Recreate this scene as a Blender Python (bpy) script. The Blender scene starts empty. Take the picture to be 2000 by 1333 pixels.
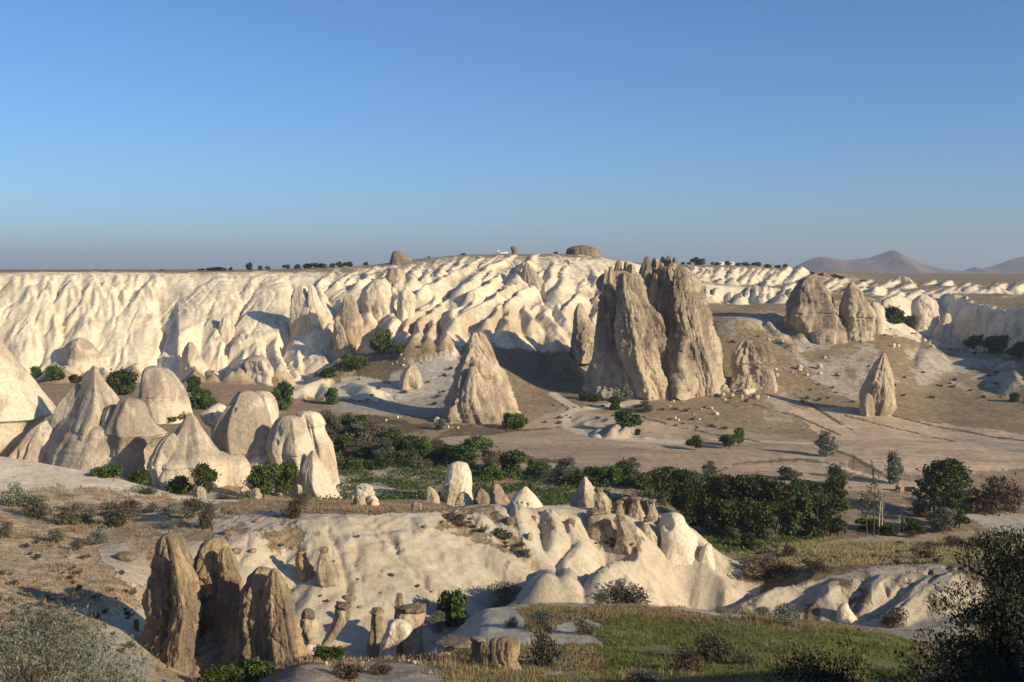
import bpy, math, random
import numpy as np

# ------------------------------------------------------------------ camera, sky, sun, exposure
F = 2144.0                      # focal length in photo pixels (photo 2000 x 1333)
HY = 525.0                      # photo row of the true horizon
PITCH = math.atan((666.5 - HY) / F)
scene = bpy.context.scene
COL = scene.collection
cam_data = bpy.data.cameras.new("camera")
cam = bpy.data.objects.new("camera", cam_data)
COL.objects.link(cam)
cam_data.sensor_width = 36.0
cam_data.lens = 36.0 * F / 2000.0
cam_data.clip_start = 0.1
cam_data.clip_end = 40000.0
cam.location = (0, 0, 0)
cam.rotation_euler = (math.pi / 2 - PITCH, 0, 0)
scene.camera = cam

SUN_EL = math.radians(20.5)
SUN_BACK = math.radians(35.0)   # how far behind the camera's right hand the sun stands
sun_dir = np.array([math.cos(SUN_BACK) * math.cos(SUN_EL), -math.sin(SUN_BACK) * math.cos(SUN_EL), math.sin(SUN_EL)])
world = bpy.data.worlds.new("World")
scene.world = world
world.use_nodes = True
wn = world.node_tree.nodes
wl = world.node_tree.links
bg = wn["Background"]
sky = wn.new("ShaderNodeTexSky")
sky.sky_type = 'NISHITA'
sky.sun_disc = False
sky.sun_elevation = SUN_EL
sky.sun_rotation = math.atan2(sun_dir[0], sun_dir[1])
sky.altitude = 1000.0
sky.air_density = 1.0
sky.dust_density = 1.6
sky.ozone_density = 7.0
wl.new(sky.outputs[0], bg.inputs[0])
bg.inputs[1].default_value = 0.113
sd = bpy.data.lights.new("sun", 'SUN')
sd.energy = 5.0
sd.angle = math.radians(0.53)
sd.color = (1.0, 0.85, 0.59)
sun = bpy.data.objects.new("sun", sd)
COL.objects.link(sun)
from mathutils import Vector, Matrix
sun.rotation_euler = Vector(sun_dir).to_track_quat('Z', 'Y').to_euler()
sun.location = (200, -100, 150)
scene.view_settings.view_transform = 'Standard'
scene.view_settings.look = 'None'
scene.view_settings.exposure = 0.26
scene.view_settings.gamma = 1.0
scene.view_settings.use_curve_mapping = False
scene.cycles.max_bounces = 5
scene.cycles.diffuse_bounces = 3
scene.cycles.volume_bounces = 0
scene.cycles.transparent_max_bounces = 4

# ------------------------------------------------------------------ helpers
rng = np.random.default_rng(7)
random.seed(7)
sp, cp = math.sin(PITCH), math.cos(PITCH)

def ray(px, py):
    u = (px - 1000.0) / F
    v = (666.5 - py) / F
    return u, cp + v * sp, v * cp - sp

def at(px, py, D):
    u, y, z = ray(px, py)
    return np.array([u / y * D, D, z / y * D])

def zpix(py, D):                # height of a photo row at depth D
    u, y, z = ray(1000, py)
    return z / y * D

def project(x, y, z):
    y = np.maximum(y, 0.5)
    f = y * cp - z * sp
    f = np.maximum(f, 0.05)
    return 1000.0 + F * x / f, 666.5 - F * (y * sp + z * cp) / f

_perm = np.random.default_rng(3).permutation(256)
_perm = np.concatenate([_perm, _perm, _perm])
_g3 = np.random.default_rng(5).normal(size=(256, 3))
_g3 /= np.linalg.norm(_g3, axis=1)[:, None]
_g3 = _g3.astype(np.float32)

def noise3(x, y, z):
    x = np.asarray(x, np.float32); y = np.asarray(y, np.float32); z = np.asarray(z, np.float32)
    x, y, z = np.broadcast_arrays(x, y, z)
    xi = np.floor(x).astype(np.int32); yi = np.floor(y).astype(np.int32); zi = np.floor(z).astype(np.int32)
    xf = x - xi; yf = y - yi; zf = z - zi
    xi &= 255; yi &= 255; zi &= 255
    u = xf * xf * xf * (xf * (xf * 6 - 15) + 10)
    v = yf * yf * yf * (yf * (yf * 6 - 15) + 10)
    w = zf * zf * zf * (zf * (zf * 6 - 15) + 10)
    def g(i, j, k):
        h = _perm[_perm[_perm[xi + i] + yi + j] + zi + k]
        gr = _g3[h]
        return gr[..., 0] * (xf - i) + gr[..., 1] * (yf - j) + gr[..., 2] * (zf - k)
    a = g(0, 0, 0); a = a + u * (g(1, 0, 0) - a)
    b = g(0, 1, 0); b = b + u * (g(1, 1, 0) - b)
    c = g(0, 0, 1); c = c + u * (g(1, 0, 1) - c)
    d = g(0, 1, 1); d = d + u * (g(1, 1, 1) - d)
    a = a + v * (b - a); c = c + v * (d - c)
    return (a + w * (c - a)) * 1.6

def fbm(x, y, z, o=4, lac=2.1, gain=0.5):
    s = 0; a = 1.0; t = 0
    for i in range(o):
        s = s + a * noise3(x + 17.3 * i, y - 9.1 * i, z + 4.7 * i)
        t += a; a *= gain
        x = x * lac; y = y * lac; z = z * lac
    return s / t

def ridged(x, y, z, o=3):
    s = 0; a = 1.0; t = 0
    for i in range(o):
        s = s + a * (1 - 2 * np.abs(noise3(x + 11.3 * i, y + 3.1 * i, z - 8.7 * i)))
        t += a; a *= 0.5
        x = x * 2.1; y = y * 2.1; z = z * 2.1
    return s / t

def cells(x, y, z, seed=0):
    """Worley cells: (random value of the nearest cell, F2 - F1)"""
    xi = np.floor(x).astype(np.int64); yi = np.floor(y).astype(np.int64); zi = np.floor(z).astype(np.int64)
    f1 = np.full(np.shape(x), 9.0); f2 = f1.copy(); v = np.zeros(np.shape(x))
    for i in (-1, 0, 1):
        for j in (-1, 0, 1):
            for k in (-1, 0, 1):
                h = _perm[_perm[_perm[(xi + i) & 255] + ((yi + j) & 255)] + ((zi + k + seed) & 255)]
                px_ = xi + i + 0.5 + 0.8 * (_perm[h] / 255.0 - 0.5); py_ = yi + j + 0.5 + 0.8 * (_perm[h + 37] / 255.0 - 0.5); pz_ = zi + k + 0.5 + 0.8 * (_perm[h + 91] / 255.0 - 0.5)
                d = np.sqrt((x - px_) ** 2 + (y - py_) ** 2 + (z - pz_) ** 2)
                nw = d < f1
                f2 = np.where(nw, f1, np.minimum(f2, d)); v = np.where(nw, h / 127.5 - 1, v); f1 = np.where(nw, d, f1)
    return v, f2 - f1

def sstep(a, b, x):
    t = np.clip((x - a) / (b - a), 0, 1)
    return t * t * (3 - 2 * t)

def pchip(xs, ys, x):
    xs = np.asarray(xs, float); ys = np.asarray(ys, float)
    h = np.diff(xs)
    sh = (-1,) + (1,) * (ys.ndim - 1)
    d = np.diff(ys, axis=0) / h.reshape(sh)
    m = np.zeros_like(ys)
    if len(xs) > 2:
        a, b = d[:-1], d[1:]
        same = a * b > 0
        w1 = (2 * h[1:] + h[:-1]).reshape(sh); w2 = (h[1:] + 2 * h[:-1]).reshape(sh)
        with np.errstate(divide='ignore', invalid='ignore'):
            mm = (w1 + w2) / (w1 / a + w2 / b)
        m[1:-1] = np.where(same, mm, 0)
    m[0] = d[0]; m[-1] = d[-1]
    x = np.clip(x, xs[0], xs[-1])
    i = np.clip(np.searchsorted(xs, x) - 1, 0, len(xs) - 2)
    t = ((x - xs[i]) / h[i]).reshape((-1,) + (1,) * (ys.ndim - 1))
    hh = h[i].reshape(t.shape)
    return ((2*t**3-3*t**2+1) * ys[i] + (t**3-2*t**2+t) * hh * m[i] + (-2*t**3+3*t**2) * ys[i+1] + (t**3-t**2) * hh * m[i+1])

def new_mesh(name, verts, faces, smooth=True, attrs=None):
    """verts (n,3); faces (m,3|4) array or list of such arrays"""
    me = bpy.data.meshes.new(name)
    fl = faces if isinstance(faces, list) else [faces]
    fl = [np.asarray(f, np.int32) for f in fl if len(f)]
    verts = np.ascontiguousarray(verts, np.float32)
    me.vertices.add(len(verts))
    me.vertices.foreach_set("co", verts.ravel())
    li = np.concatenate([f.ravel() for f in fl])
    tot = np.concatenate([np.full(len(f), f.shape[1], np.int32) for f in fl])
    st = np.concatenate([[0], np.cumsum(tot)[:-1]]).astype(np.int32)
    me.loops.add(len(li)); me.loops.foreach_set("vertex_index", li)
    me.polygons.add(len(tot)); me.polygons.foreach_set("loop_start", st)
    me.polygons.foreach_set("use_smooth", np.full(len(tot), smooth))
    if attrs:
        for k, v in attrs.items():
            v = np.asarray(v, np.float32)
            if v.ndim == 2:
                a = me.attributes.new(k, 'FLOAT_COLOR', 'POINT')
                if v.shape[1] == 3:
                    v = np.concatenate([v, np.ones((len(v), 1), np.float32)], 1)
                a.data.foreach_set("color", np.ascontiguousarray(v).ravel())
            else:
                a = me.attributes.new(k, 'FLOAT', 'POINT')
                a.data.foreach_set("value", v)
    me.update(calc_edges=True)
    return me

def link(name, data, mat=None, parent=None):
    o = bpy.data.objects.new(name, data)
    COL.objects.link(o)
    if mat is not None and data is not None and len(data.materials) == 0:
        data.materials.append(mat)
    if parent is not None:
        o.parent = parent
    return o

def tag(o, label, cat, group=None):
    o["label"] = label
    o["category"] = cat
    if group:
        o["group"] = group
    return o

def structure(o):
    o["kind"] = "structure"
    return o

def stuff(o, label=None, cat=None):
    o["kind"] = "stuff"
    if label:
        o["label"] = label; o["category"] = cat
    return o

def grid_faces(nr, nc, wrap=False):
    i = np.arange(nr - 1)[:, None]; j = np.arange(nc if wrap else nc - 1)[None, :]
    j2 = (j + 1) % nc
    return np.stack([i*nc + j, i*nc + j2, (i+1)*nc + j2, (i+1)*nc + j], -1).reshape(-1, 4)

# ------------------------------------------------------------------ materials
def node_mat(name):
    m = bpy.data.materials.new(name)
    m.use_nodes = True
    nt = m.node_tree
    b = nt.nodes["Principled BSDF"]
    b.inputs["Roughness"].default_value = 0.9
    b.inputs["Specular IOR Level"].default_value = 0.15
    return m, nt, b

def N(nt, t, **kw):
    n = nt.nodes.new(t)
    for k, v in kw.items():
        if k in n.inputs.keys():
            n.inputs[k].default_value = v
        else:
            setattr(n, k, v)
    return n

def noise_node(nt, vec, scale, detail=4.0, rough=0.6, dist=0.0):
    n = nt.nodes.new("ShaderNodeTexNoise")
    n.inputs["Scale"].default_value = scale
    n.inputs["Detail"].default_value = detail
    n.inputs["Roughness"].default_value = rough
    n.inputs["Distortion"].default_value = dist
    nt.links.new(vec, n.inputs["Vector"])
    return n.outputs["Fac"]

def ramp(nt, fac, stops):
    r = nt.nodes.new("ShaderNodeValToRGB")
    e = r.color_ramp.elements
    e[0].position, e[0].color = stops[0][0], (*stops[0][1], 1)
    e[1].position, e[1].color = stops[-1][0], (*stops[-1][1], 1)
    for p, c in stops[1:-1]:
        x = e.new(p); x.color = (*c, 1)
    nt.links.new(fac, r.inputs[0])
    return r.outputs[0]

def mixc(nt, fac, a, b, mode='MIX'):
    n = nt.nodes.new("ShaderNodeMix")
    n.data_type = 'RGBA'; n.blend_type = mode
    for idx, v in ((0, fac), (6, a), (7, b)):
        if hasattr(v, "is_output"):
            nt.links.new(v, n.inputs[idx])
        elif idx == 0:
            n.inputs[0].default_value = v
        else:
            n.inputs[idx].default_value = (*v, 1)
    return n.outputs[2]

def math_node(nt, op, a, b=0.0, c=None, clamp=False):
    n = nt.nodes.new("ShaderNodeMath"); n.operation = op; n.use_clamp = clamp
    for i, v in enumerate((a, b, c)):
        if v is None: continue
        if hasattr(v, "is_output"): nt.links.new(v, n.inputs[i])
        else: n.inputs[i].default_value = v
    return n.outputs[0]

def bump(nt, bsdf, height, dist, strength=1.0):
    n = nt.nodes.new("ShaderNodeBump")
    n.inputs["Strength"].default_value = strength
    n.inputs["Distance"].default_value = dist
    nt.links.new(height, n.inputs["Height"])
    if bsdf.inputs["Normal"].is_linked:
        nt.links.new(bsdf.inputs["Normal"].links[0].from_socket, n.inputs["Normal"])
    nt.links.new(n.outputs[0], bsdf.inputs["Normal"])

def scaled(nt, vec, s):
    n = nt.nodes.new("ShaderNodeMapping")
    n.inputs["Scale"].default_value = s
    nt.links.new(vec, n.inputs["Vector"])
    return n.outputs[0]

def terrain_material():
    m, nt, b = node_mat("ground_cover")
    pos = nt.nodes.new("ShaderNodeNewGeometry").outputs["Position"]
    col = N(nt, "ShaderNodeAttribute", attribute_name="Col").outputs["Color"]
    veg = N(nt, "ShaderNodeAttribute", attribute_name="rough").outputs["Fac"]
    fld = N(nt, "ShaderNodeAttribute", attribute_name="field").outputs["Fac"]
    n1 = noise_node(nt, pos, 0.55, 6, 0.65)
    n2 = noise_node(nt, pos, 3.0, 5, 0.7)
    n3 = noise_node(nt, pos, 0.12, 4, 0.6)
    # colour variation: stronger on rough (grassy) ground
    v = math_node(nt, 'MULTIPLY_ADD', n1, 0.5, math_node(nt, 'MULTIPLY', n2, 0.5))
    lo = ramp(nt, v, [(0.38, (0.78, 0.76, 0.73)), (0.48, (0.98, 0.98, 0.97)), (0.62, (1.10, 1.10, 1.10))])
    hi = ramp(nt, v, [(0.40, (0.42, 0.40, 0.34)), (0.50, (0.95, 0.94, 0.90)), (0.62, (1.45, 1.42, 1.36))])
    var = mixc(nt, veg, lo, hi)
    c = mixc(nt, 1.0, col, var, 'MULTIPLY')
    big = ramp(nt, n3, [(0.35, (0.88, 0.87, 0.86)), (0.65, (1.08, 1.08, 1.08))])
    c = mixc(nt, 1.0, c, big, 'MULTIPLY')
    # plough furrows on the fields
    w = nt.nodes.new("ShaderNodeTexWave"); w.wave_type = 'BANDS'; w.bands_direction = 'Y'
    w.inputs["Scale"].default_value = 0.10; w.inputs["Distortion"].default_value = 16.0
    w.inputs["Detail"].default_value = 3.0; w.inputs["Detail Scale"].default_value = 0.35
    nt.links.new(scaled(nt, pos, (0.30, 1.0, 1.0)), w.inputs["Vector"])
    wc = ramp(nt, w.outputs["Fac"], [(0.2, (0.80, 0.79, 0.78)), (0.8, (1.06, 1.06, 1.06))])
    c = mixc(nt, math_node(nt, 'MULTIPLY', fld, ramp(nt, noise_node(nt, pos, 0.03, 4, 0.6), [(0.40, (0.15, 0.15, 0.15)), (0.60, (1, 1, 1))])), c, mixc(nt, 1.0, c, wc, 'MULTIPLY'))
    c = mixc(nt, fld, c, mixc(nt, 1.0, c, ramp(nt, noise_node(nt, scaled(nt, pos, (0.4, 1, 1)), 0.06, 6, 0.7, 1.0), [(0.35, (0.74, 0.71, 0.68)), (0.5, (1, 1, 1)), (0.65, (1.18, 1.17, 1.14))]), 'MULTIPLY'))
    nt.links.new(c, b.inputs["Base Color"])
    bump(nt, b, math_node(nt, 'MULTIPLY', n1, math_node(nt, 'MULTIPLY_ADD', veg, 0.8, 0.3)), 0.5, 0.5)
    bump(nt, b, math_node(nt, 'MULTIPLY', n2, math_node(nt, 'MULTIPLY_ADD', veg, 0.9, 0.12)), 0.35, 0.8)
    return m

def rock_material(name, light, dark, patch=0.5, pscale=0.16, grain=1.0, streak=0.5, spots=0.0, relief=0.5, bands=0.0, pale=None):
    """tuff: pale body colour, weathered brown-grey crust in patches, pits and faint beds"""
    m, nt, b = node_mat(name)
    pos = nt.nodes.new("ShaderNodeNewGeometry").outputs["Position"]
    p1 = noise_node(nt, scaled(nt, pos, (1, 1, 0.5)), pscale, 7, 0.68, 0.9)
    p2 = noise_node(nt, scaled(nt, pos, (1, 1, 0.22)), pscale * 4.5, 5, 0.65, 1.5)
    f = math_node(nt, 'MULTIPLY_ADD', p2, streak * 0.5, math_node(nt, 'MULTIPLY', p1, 1 - streak * 0.5))
    mid = tuple(0.55 * a + 0.45 * d for a, d in zip(light, dark))
    t = 0.5 + (0.5 - patch) * 0.34
    c = ramp(nt, f, [(t - 0.06, light), (t - 0.005, mid), (t + 0.02, tuple(0.25 * a + 0.75 * d for a, d in zip(light, dark))), (t + 0.08, dark)])
    if bands:
        bn = noise_node(nt, scaled(nt, pos, (0.04, 0.04, 1.0)), 0.55, 4, 0.7)
        c = mixc(nt, bands, c, mixc(nt, 1.0, c, ramp(nt, bn, [(0.38, (0.62, 0.58, 0.55)), (0.52, (1.0, 1.0, 1.0)), (0.62, (1.22, 1.18, 1.10))]), 'MULTIPLY'))
    if pale:                                      # paler bed of tuff low in the rock
        sx = nt.nodes.new("ShaderNodeSeparateXYZ"); nt.links.new(pos, sx.inputs[0])
        zz = math_node(nt, 'ADD', sx.outputs[2], math_node(nt, 'MULTIPLY', p1, pale[3]))
        mr = nt.nodes.new("ShaderNodeMapRange"); mr.inputs[1].default_value = pale[0] + 0.5 * pale[3]; mr.inputs[2].default_value = pale[1] + 0.5 * pale[3]; mr.inputs[3].default_value = 0.8; mr.inputs[4].default_value = 0.0
        nt.links.new(zz, mr.inputs[0])
        c = mixc(nt, mr.outputs[0], c, pale[2])
    g = noise_node(nt, pos, 1.4 * grain, 8, 0.75)
    gc = ramp(nt, g, [(0.32, (0.62, 0.60, 0.58)), (0.46, (0.98, 0.98, 0.98)), (0.68, (1.20, 1.18, 1.15))])
    c = mixc(nt, 1.0, c, gc, 'MULTIPLY')
    if spots:
        s = noise_node(nt, pos, 4.0 * grain, 4, 0.65)
        sm = ramp(nt, s, [(0.56, (0, 0, 0)), (0.66, (spots, spots, spots))])
        c = mixc(nt, sm, c, tuple(0.5 * x for x in dark))
    nt.links.new(c, b.inputs["Base Color"])
    vr = nt.nodes.new("ShaderNodeTexVoronoi"); vr.feature = 'DISTANCE_TO_EDGE'
    vr.inputs["Scale"].default_value = 0.35 * grain
    wv = nt.nodes.new("ShaderNodeVectorMath"); wv.operation = 'ADD'
    nz_ = nt.nodes.new("ShaderNodeTexNoise"); nz_.inputs["Scale"].default_value = 0.6 * grain; nz_.inputs["Detail"].default_value = 4
    nt.links.new(pos, nz_.inputs["Vector"])
    sc_ = nt.nodes.new("ShaderNodeVectorMath"); sc_.operation = 'SCALE'; sc_.inputs["Scale"].default_value = 2.2 / grain
    nt.links.new(nz_.outputs["Color"], sc_.inputs[0])
    nt.links.new(scaled(nt, pos, (1, 1, 0.6)), wv.inputs[0]); nt.links.new(sc_.outputs[0], wv.inputs[1])
    nt.links.new(wv.outputs[0], vr.inputs["Vector"])
    crack = ramp(nt, vr.outputs["Distance"], [(0.0, (0, 0, 0)), (0.10, (1, 1, 1))])
    bump(nt, b, noise_node(nt, scaled(nt, pos, (1, 1, 0.8)), 0.45 * grain, 8, 0.66, 0.7), 1.0 / grain, relief)
    bump(nt, b, crack, 0.22 / grain, relief * 0.8)
    bump(nt, b, g, 0.35 / grain, relief)
    return m

def leaf_material(name, cols, trans=0.25):
    m, nt, b = node_mat(name)
    t = N(nt, "ShaderNodeAttribute", attribute_name="tint").outputs["Fac"]
    oi = nt.nodes.new("ShaderNodeObjectInfo")
    c = ramp(nt, t, [(i / (len(cols) - 1), k) for i, k in enumerate(cols)])
    hsv = nt.nodes.new("ShaderNodeHueSaturation")
    nt.links.new(c, hsv.inputs["Color"])
    nt.links.new(math_node(nt, 'MULTIPLY_ADD', oi.outputs["Random"], 0.6, 0.72), hsv.inputs["Value"])
    nt.links.new(math_node(nt, 'MULTIPLY_ADD', oi.outputs["Random"], 0.045, 0.465), hsv.inputs["Hue"])
    nt.links.new(hsv.outputs[0], b.inputs["Base Color"])
    b.inputs["Roughness"].default_value = 0.6
    tr = nt.nodes.new("ShaderNodeBsdfTranslucent")
    nt.links.new(hsv.outputs[0], tr.inputs[0])
    mx = nt.nodes.new("ShaderNodeMixShader"); mx.inputs[0].default_value = trans
    nt.links.new(b.outputs[0], mx.inputs[1]); nt.links.new(tr.outputs[0], mx.inputs[2])
    nt.links.new(mx.outputs[0], nt.nodes["Material Output"].inputs[0])
    return m

def flat_material(name, color, rough=0.8, var=0.15, scale=6.0):
    m, nt, b = node_mat(name)
    pos = N(nt, "ShaderNodeTexCoord").outputs["Object"]
    n = noise_node(nt, pos, scale, 4, 0.6)
    c = ramp(nt, n, [(0.3, tuple(x * (1 - var) for x in color)), (0.7, tuple(min(1, x * (1 + var)) for x in color))])
    nt.links.new(c, b.inputs["Base Color"])
    b.inputs["Roughness"].default_value = rough
    return m

# ------------------------------------------------------------------ terrain
# profiles of the ground along lines of sight: photo column -> (depth in m, photo row if > 300 else height in m)
NEAR = [(1, -1.9), (4, -3.0), (10, -5.4), (20, -9.6), (32, -14.2), (45, -18.8)]
PLAT_L = [(560, -1.4), (700, -1.4), (1000, -1.4), (2500, -2.0), (12000, -8)]
PLAT_R = [(900, 548), (1200, 541.5), (1600, 537.5), (3000, -14), (12000, -24)]
PROF = {
 -300: [(60, -20), (90, -24), (130, -26), (170, -28), (185, -29), (205, -38), (240, -44), (330, -45.5), (430, -45.5), (478, -45), (495, 690), (515, 620), (535, 555), (545, 531)] + PLAT_L,
 0: [(60, 1293), (70, 1250), (90, 1170), (110, 1090), (130, 1030), (145, 1000), (157, 975), (172, 930), (185, 893), (195, -36), (215, -43), (300, -46), (400, -46), (440, -45.5), (478, 742), (495, 690), (515, 620), (535, 555), (545, 531)] + PLAT_L,
 200: [(60, -22.5), (80, 1250), (95, 1170), (115, 1090), (135, 1035), (150, 1005), (163, 970), (180, 928), (192, -38), (215, -44), (300, -46), (400, -46), (440, -45.5), (478, 748), (495, 690), (515, 620), (538, 555), (547, 530.5)] + PLAT_L,
 400: [(60, -24), (75, -29), (90, -33.5), (105, -36.3), (114, -34.8), (123, 1062), (131, 1024), (140, 1004), (155, 990), (175, 974), (190, -41.5), (206, -44.2), (222, -45.2), (300, -46), (400, -46), (440, -45.5), (472, 757), (490, 700), (515, 620), (538, 553), (550, 531)] + PLAT_L,
 600: [(60, -22), (66, 1298), (72, -26), (85, -32), (100, -36.8), (111, -39), (116, 1215), (120, 1148), (126, 1070), (132, 1005), (145, 996), (165, 984), (185, 975), (205, -43.5), (228, -48), (300, -48.5), (380, -48), (430, -46.5), (452, 748), (470, 712), (495, 640), (520, 582), (545, 540), (558, 527.5), (575, 526), (700, 0), (2500, -2), (12000, -8)],
 720: [(60, 1325), (66, 1297), (73, -26.5), (85, -32), (100, -37), (109, -39.5), (115, 1235), (119, 1185), (124, 1110), (129, 1052), (134, 1003), (150, 996), (170, 988), (190, 981), (207, -44), (230, -49), (300, -49), (345, 833), (380, 796), (410, 764), (430, 735), (448, 702), (466, 685), (490, 625), (510, 582), (540, 548), (570, 528), (590, 519), (700, 1), (2500, -2), (12000, -8)],
 820: [(60, 1320), (67, 1296), (73, -26.3), (85, -31.5), (98, -36), (109, -39), (116, 1238), (120, 1182), (126, 1100), (132, 1042), (137, 1001), (150, 998), (170, 992), (190, 986), (207, -44), (235, -49), (300, -49), (345, 832), (385, 797), (415, 740), (440, 692), (460, 672), (475, 658), (490, 625), (515, 582), (545, 546), (575, 520), (600, 506), (700, 4), (2500, -2), (12000, -8)],
 950: [(60, 1330), (68, 1300), (80, 1258), (92, 1222), (103, 1190), (109, -34.4), (116, -37.4), (122, -38.6), (126, 1176), (131, 1110), (137, 1050), (143, 993), (155, -34), (175, -39.5), (195, -44.5), (212, -48), (240, -49), (300, -49), (345, 835), (380, 790), (410, 732), (440, 692), (470, 664), (482, 648), (500, 598), (530, 548), (560, 515), (590, 497), (700, 8), (1200, 4), (2500, -2), (12000, -8)],
 1080: [(60, 1332), (70, 1297), (85, 1243), (98, 1200), (107, 1178), (113, -35.3), (120, -38.7), (127, -40.2), (131, 1178), (137, 1110), (143, 1050), (150, 995), (160, -35.3), (180, -41), (200, -46), (215, -48.5), (240, -49), (300, -49), (345, 835), (370, 806), (400, 776), (430, 748), (455, 718), (475, 688), (495, 628), (520, 570), (550, 522), (580, 497), (640, 8), (1200, 4), (2500, -2), (12000, -8)],
 1200: [(60, 1333), (75, 1280), (90, 1226), (105, 1180), (112, -35.5), (121, -39.7), (130, -41.6), (136, 1180), (141, 1110), (147, 1048), (153, 1000), (163, -36.6), (185, -43), (205, -48), (220, -49), (300, -49), (345, 835), (370, 808), (400, 776), (430, -45), (460, -42), (480, -35), (505, 630), (530, 575), (560, 530), (595, 506), (640, 5), (1200, 2), (2500, -2), (12000, -10)],
 1330: [(60, 1333), (78, 1275), (95, 1220), (106, 1186), (114, -36.6), (125, -41.2), (136, -43.2), (141, 1178), (145, 1110), (149, 1062), (156, 1020), (165, -39.2), (182, -45.5), (200, -48.9), (300, -49.5), (345, 838), (372, 805), (405, 768), (440, -40), (480, -32), (530, -20), (570, -13), (610, -8), (660, -4), (700, 528), (730, 517.5), (800, 2.4), (1200, 1.5), (2500, -4), (12000, -14)],
 1450: [(60, 1333), (80, 1272), (98, 1212), (107, 1196), (116, -38), (130, -43.2), (141, -44.6), (147, 1172), (151, 1135), (155, 1108), (164, -44.6), (180, -48), (195, 1060), (300, -49.8), (345, 841), (370, 806), (408, 760), (440, 712), (470, 664), (500, 622), (540, 600), (580, 590), (610, 585), (640, 560), (675, 557), (715, 537), (745, 519), (830, 2), (1200, 1), (2500, -6), (12000, -18)],
 1600: [(60, 1333), (80, 1280), (95, 1232), (103, 1217), (112, -38), (122, -42.5), (132, 1222), (140, 1165), (147, 1118), (157, 1102), (172, 1082), (185, 1066), (197, 1054), (212, -50), (300, -50), (345, 845), (375, 812), (400, 783), (430, 735), (460, 690), (485, 662), (520, 612), (560, 588), (620, 575), (680, 560), (740, 545), (800, 536), (900, 531), (1500, 529), (3000, -8), (12000, -20)],
 1720: [(60, -24), (80, -30.5), (96, 1240), (105, -35.5), (116, -40), (128, -42.5), (133, 1208), (140, 1155), (147, 1112), (158, 1098), (174, 1078), (188, 1062), (202, 1048), (220, -50), (300, -50), (345, 846), (375, 812), (410, 768), (450, 702), (490, 656), (530, 628), (580, 592), (640, 576), (720, 561), (800, 552)] + [(900, 544), (1200, 538), (1600, 535), (3000, -12), (12000, -22)],
 1850: [(60, -24), (80, -30), (98, -35), (112, -39), (126, -42), (133, 1205), (140, 1152), (147, 1108), (158, 1094), (174, 1076), (190, 1058), (205, 1044), (225, -50.5), (300, -50.5), (345, 851), (375, 822), (420, 768), (460, 718), (500, 688), (560, 676), (620, 664), (650, 625), (668, 575), (700, 560), (800, 553)] + PLAT_R,
 1925: [(60, -24), (80, -30), (98, -35), (112, -39), (126, -42), (136, 1180), (140, 1152), (147, 1108), (158, 1094), (174, 1076), (190, 1058), (206, 1042), (225, -50.7), (300, -50.7), (335, 855), (368, 825), (410, 775), (455, 725), (490, 697), (545, 688), (620, 676), (650, 640), (668, 575), (700, 561), (800, 555)] + PLAT_R,
 2000: [(60, -23), (80, -29), (98, -34.5), (112, -39), (126, -41.5), (140, 1155), (148, 1108), (160, 1094), (176, 1074), (192, 1058), (208, 1040), (225, -51), (300, -51), (320, 868), (360, 830), (400, 783), (450, 732), (485, 702), (545, 694), (620, 680), (650, 640), (668, 572), (700, 563), (800, 556)] + PLAT_R,
 2300: [(60, -22), (80, -28), (100, -33), (120, -37.5), (140, -40), (150, -40), (176, -44), (205, -49), (300, -50), (360, -49), (400, -45), (470, -46), (600, -46), (650, -30), (668, -15), (700, -14), (800, -12)] + PLAT_R,
}
_lnD = np.linspace(math.log(1.0), math.log(12000.0), 1400)
_cols = sorted(PROF)
_tab = []
for c in _cols:
    pts = NEAR + PROF[c]
    xs = [math.log(p[0]) for p in pts]
    zs = [zpix(p[1], p[0]) if p[1] > 300 else p[1] for p in pts]
    _tab.append(pchip(xs, np.array(zs), _lnD))
_tab = np.array(_tab)
_pxg = np.linspace(-300, 2300, 521)
TAB = pchip(np.array(_cols, float), _tab, _pxg)          # (521, 1400)
def _blur(a, n, ax):
    k = np.hanning(n + 2)[1:-1]; k /= k.sum()
    p = [(0, 0), (0, 0)]; p[ax] = (n // 2, n // 2)
    ap = np.pad(a, p, mode='edge')
    return sum(k[i] * np.take(ap, range(i, i + a.shape[ax]), axis=ax) for i in range(n))
TAB = _blur(_blur(TAB, 9, 0), 5, 1)

def H0(px, D):
    px = np.clip(px, -300, 2299.99); L = np.clip(np.log(np.maximum(D, 1.0)), _lnD[0], _lnD[-1] - 1e-6)
    a = (px + 300) / 2600 * 520; b = L / _lnD[-1] * 1399
    i = a.astype(int); j = b.astype(int); a = a - i; b = b - j
    i = np.minimum(i, 519); j = np.minimum(j, 1398)
    return (TAB[i, j]*(1-a)*(1-b) + TAB[i+1, j]*a*(1-b) + TAB[i, j+1]*(1-a)*b + TAB[i+1, j+1]*a*b)

def hit0(px, py, lo, hi, lift=0.0):
    """first depth at which the line of sight meets the smooth ground"""
    D = np.geomspace(lo, hi, 1500)
    u, y, z = ray(px, py)
    g = H0(np.full_like(D, px), D) + lift - z / y * D
    k = np.argmax(g >= 0)
    if g[k] < 0:
        k = int(np.argmax(g))
    return float(D[k])

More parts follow.
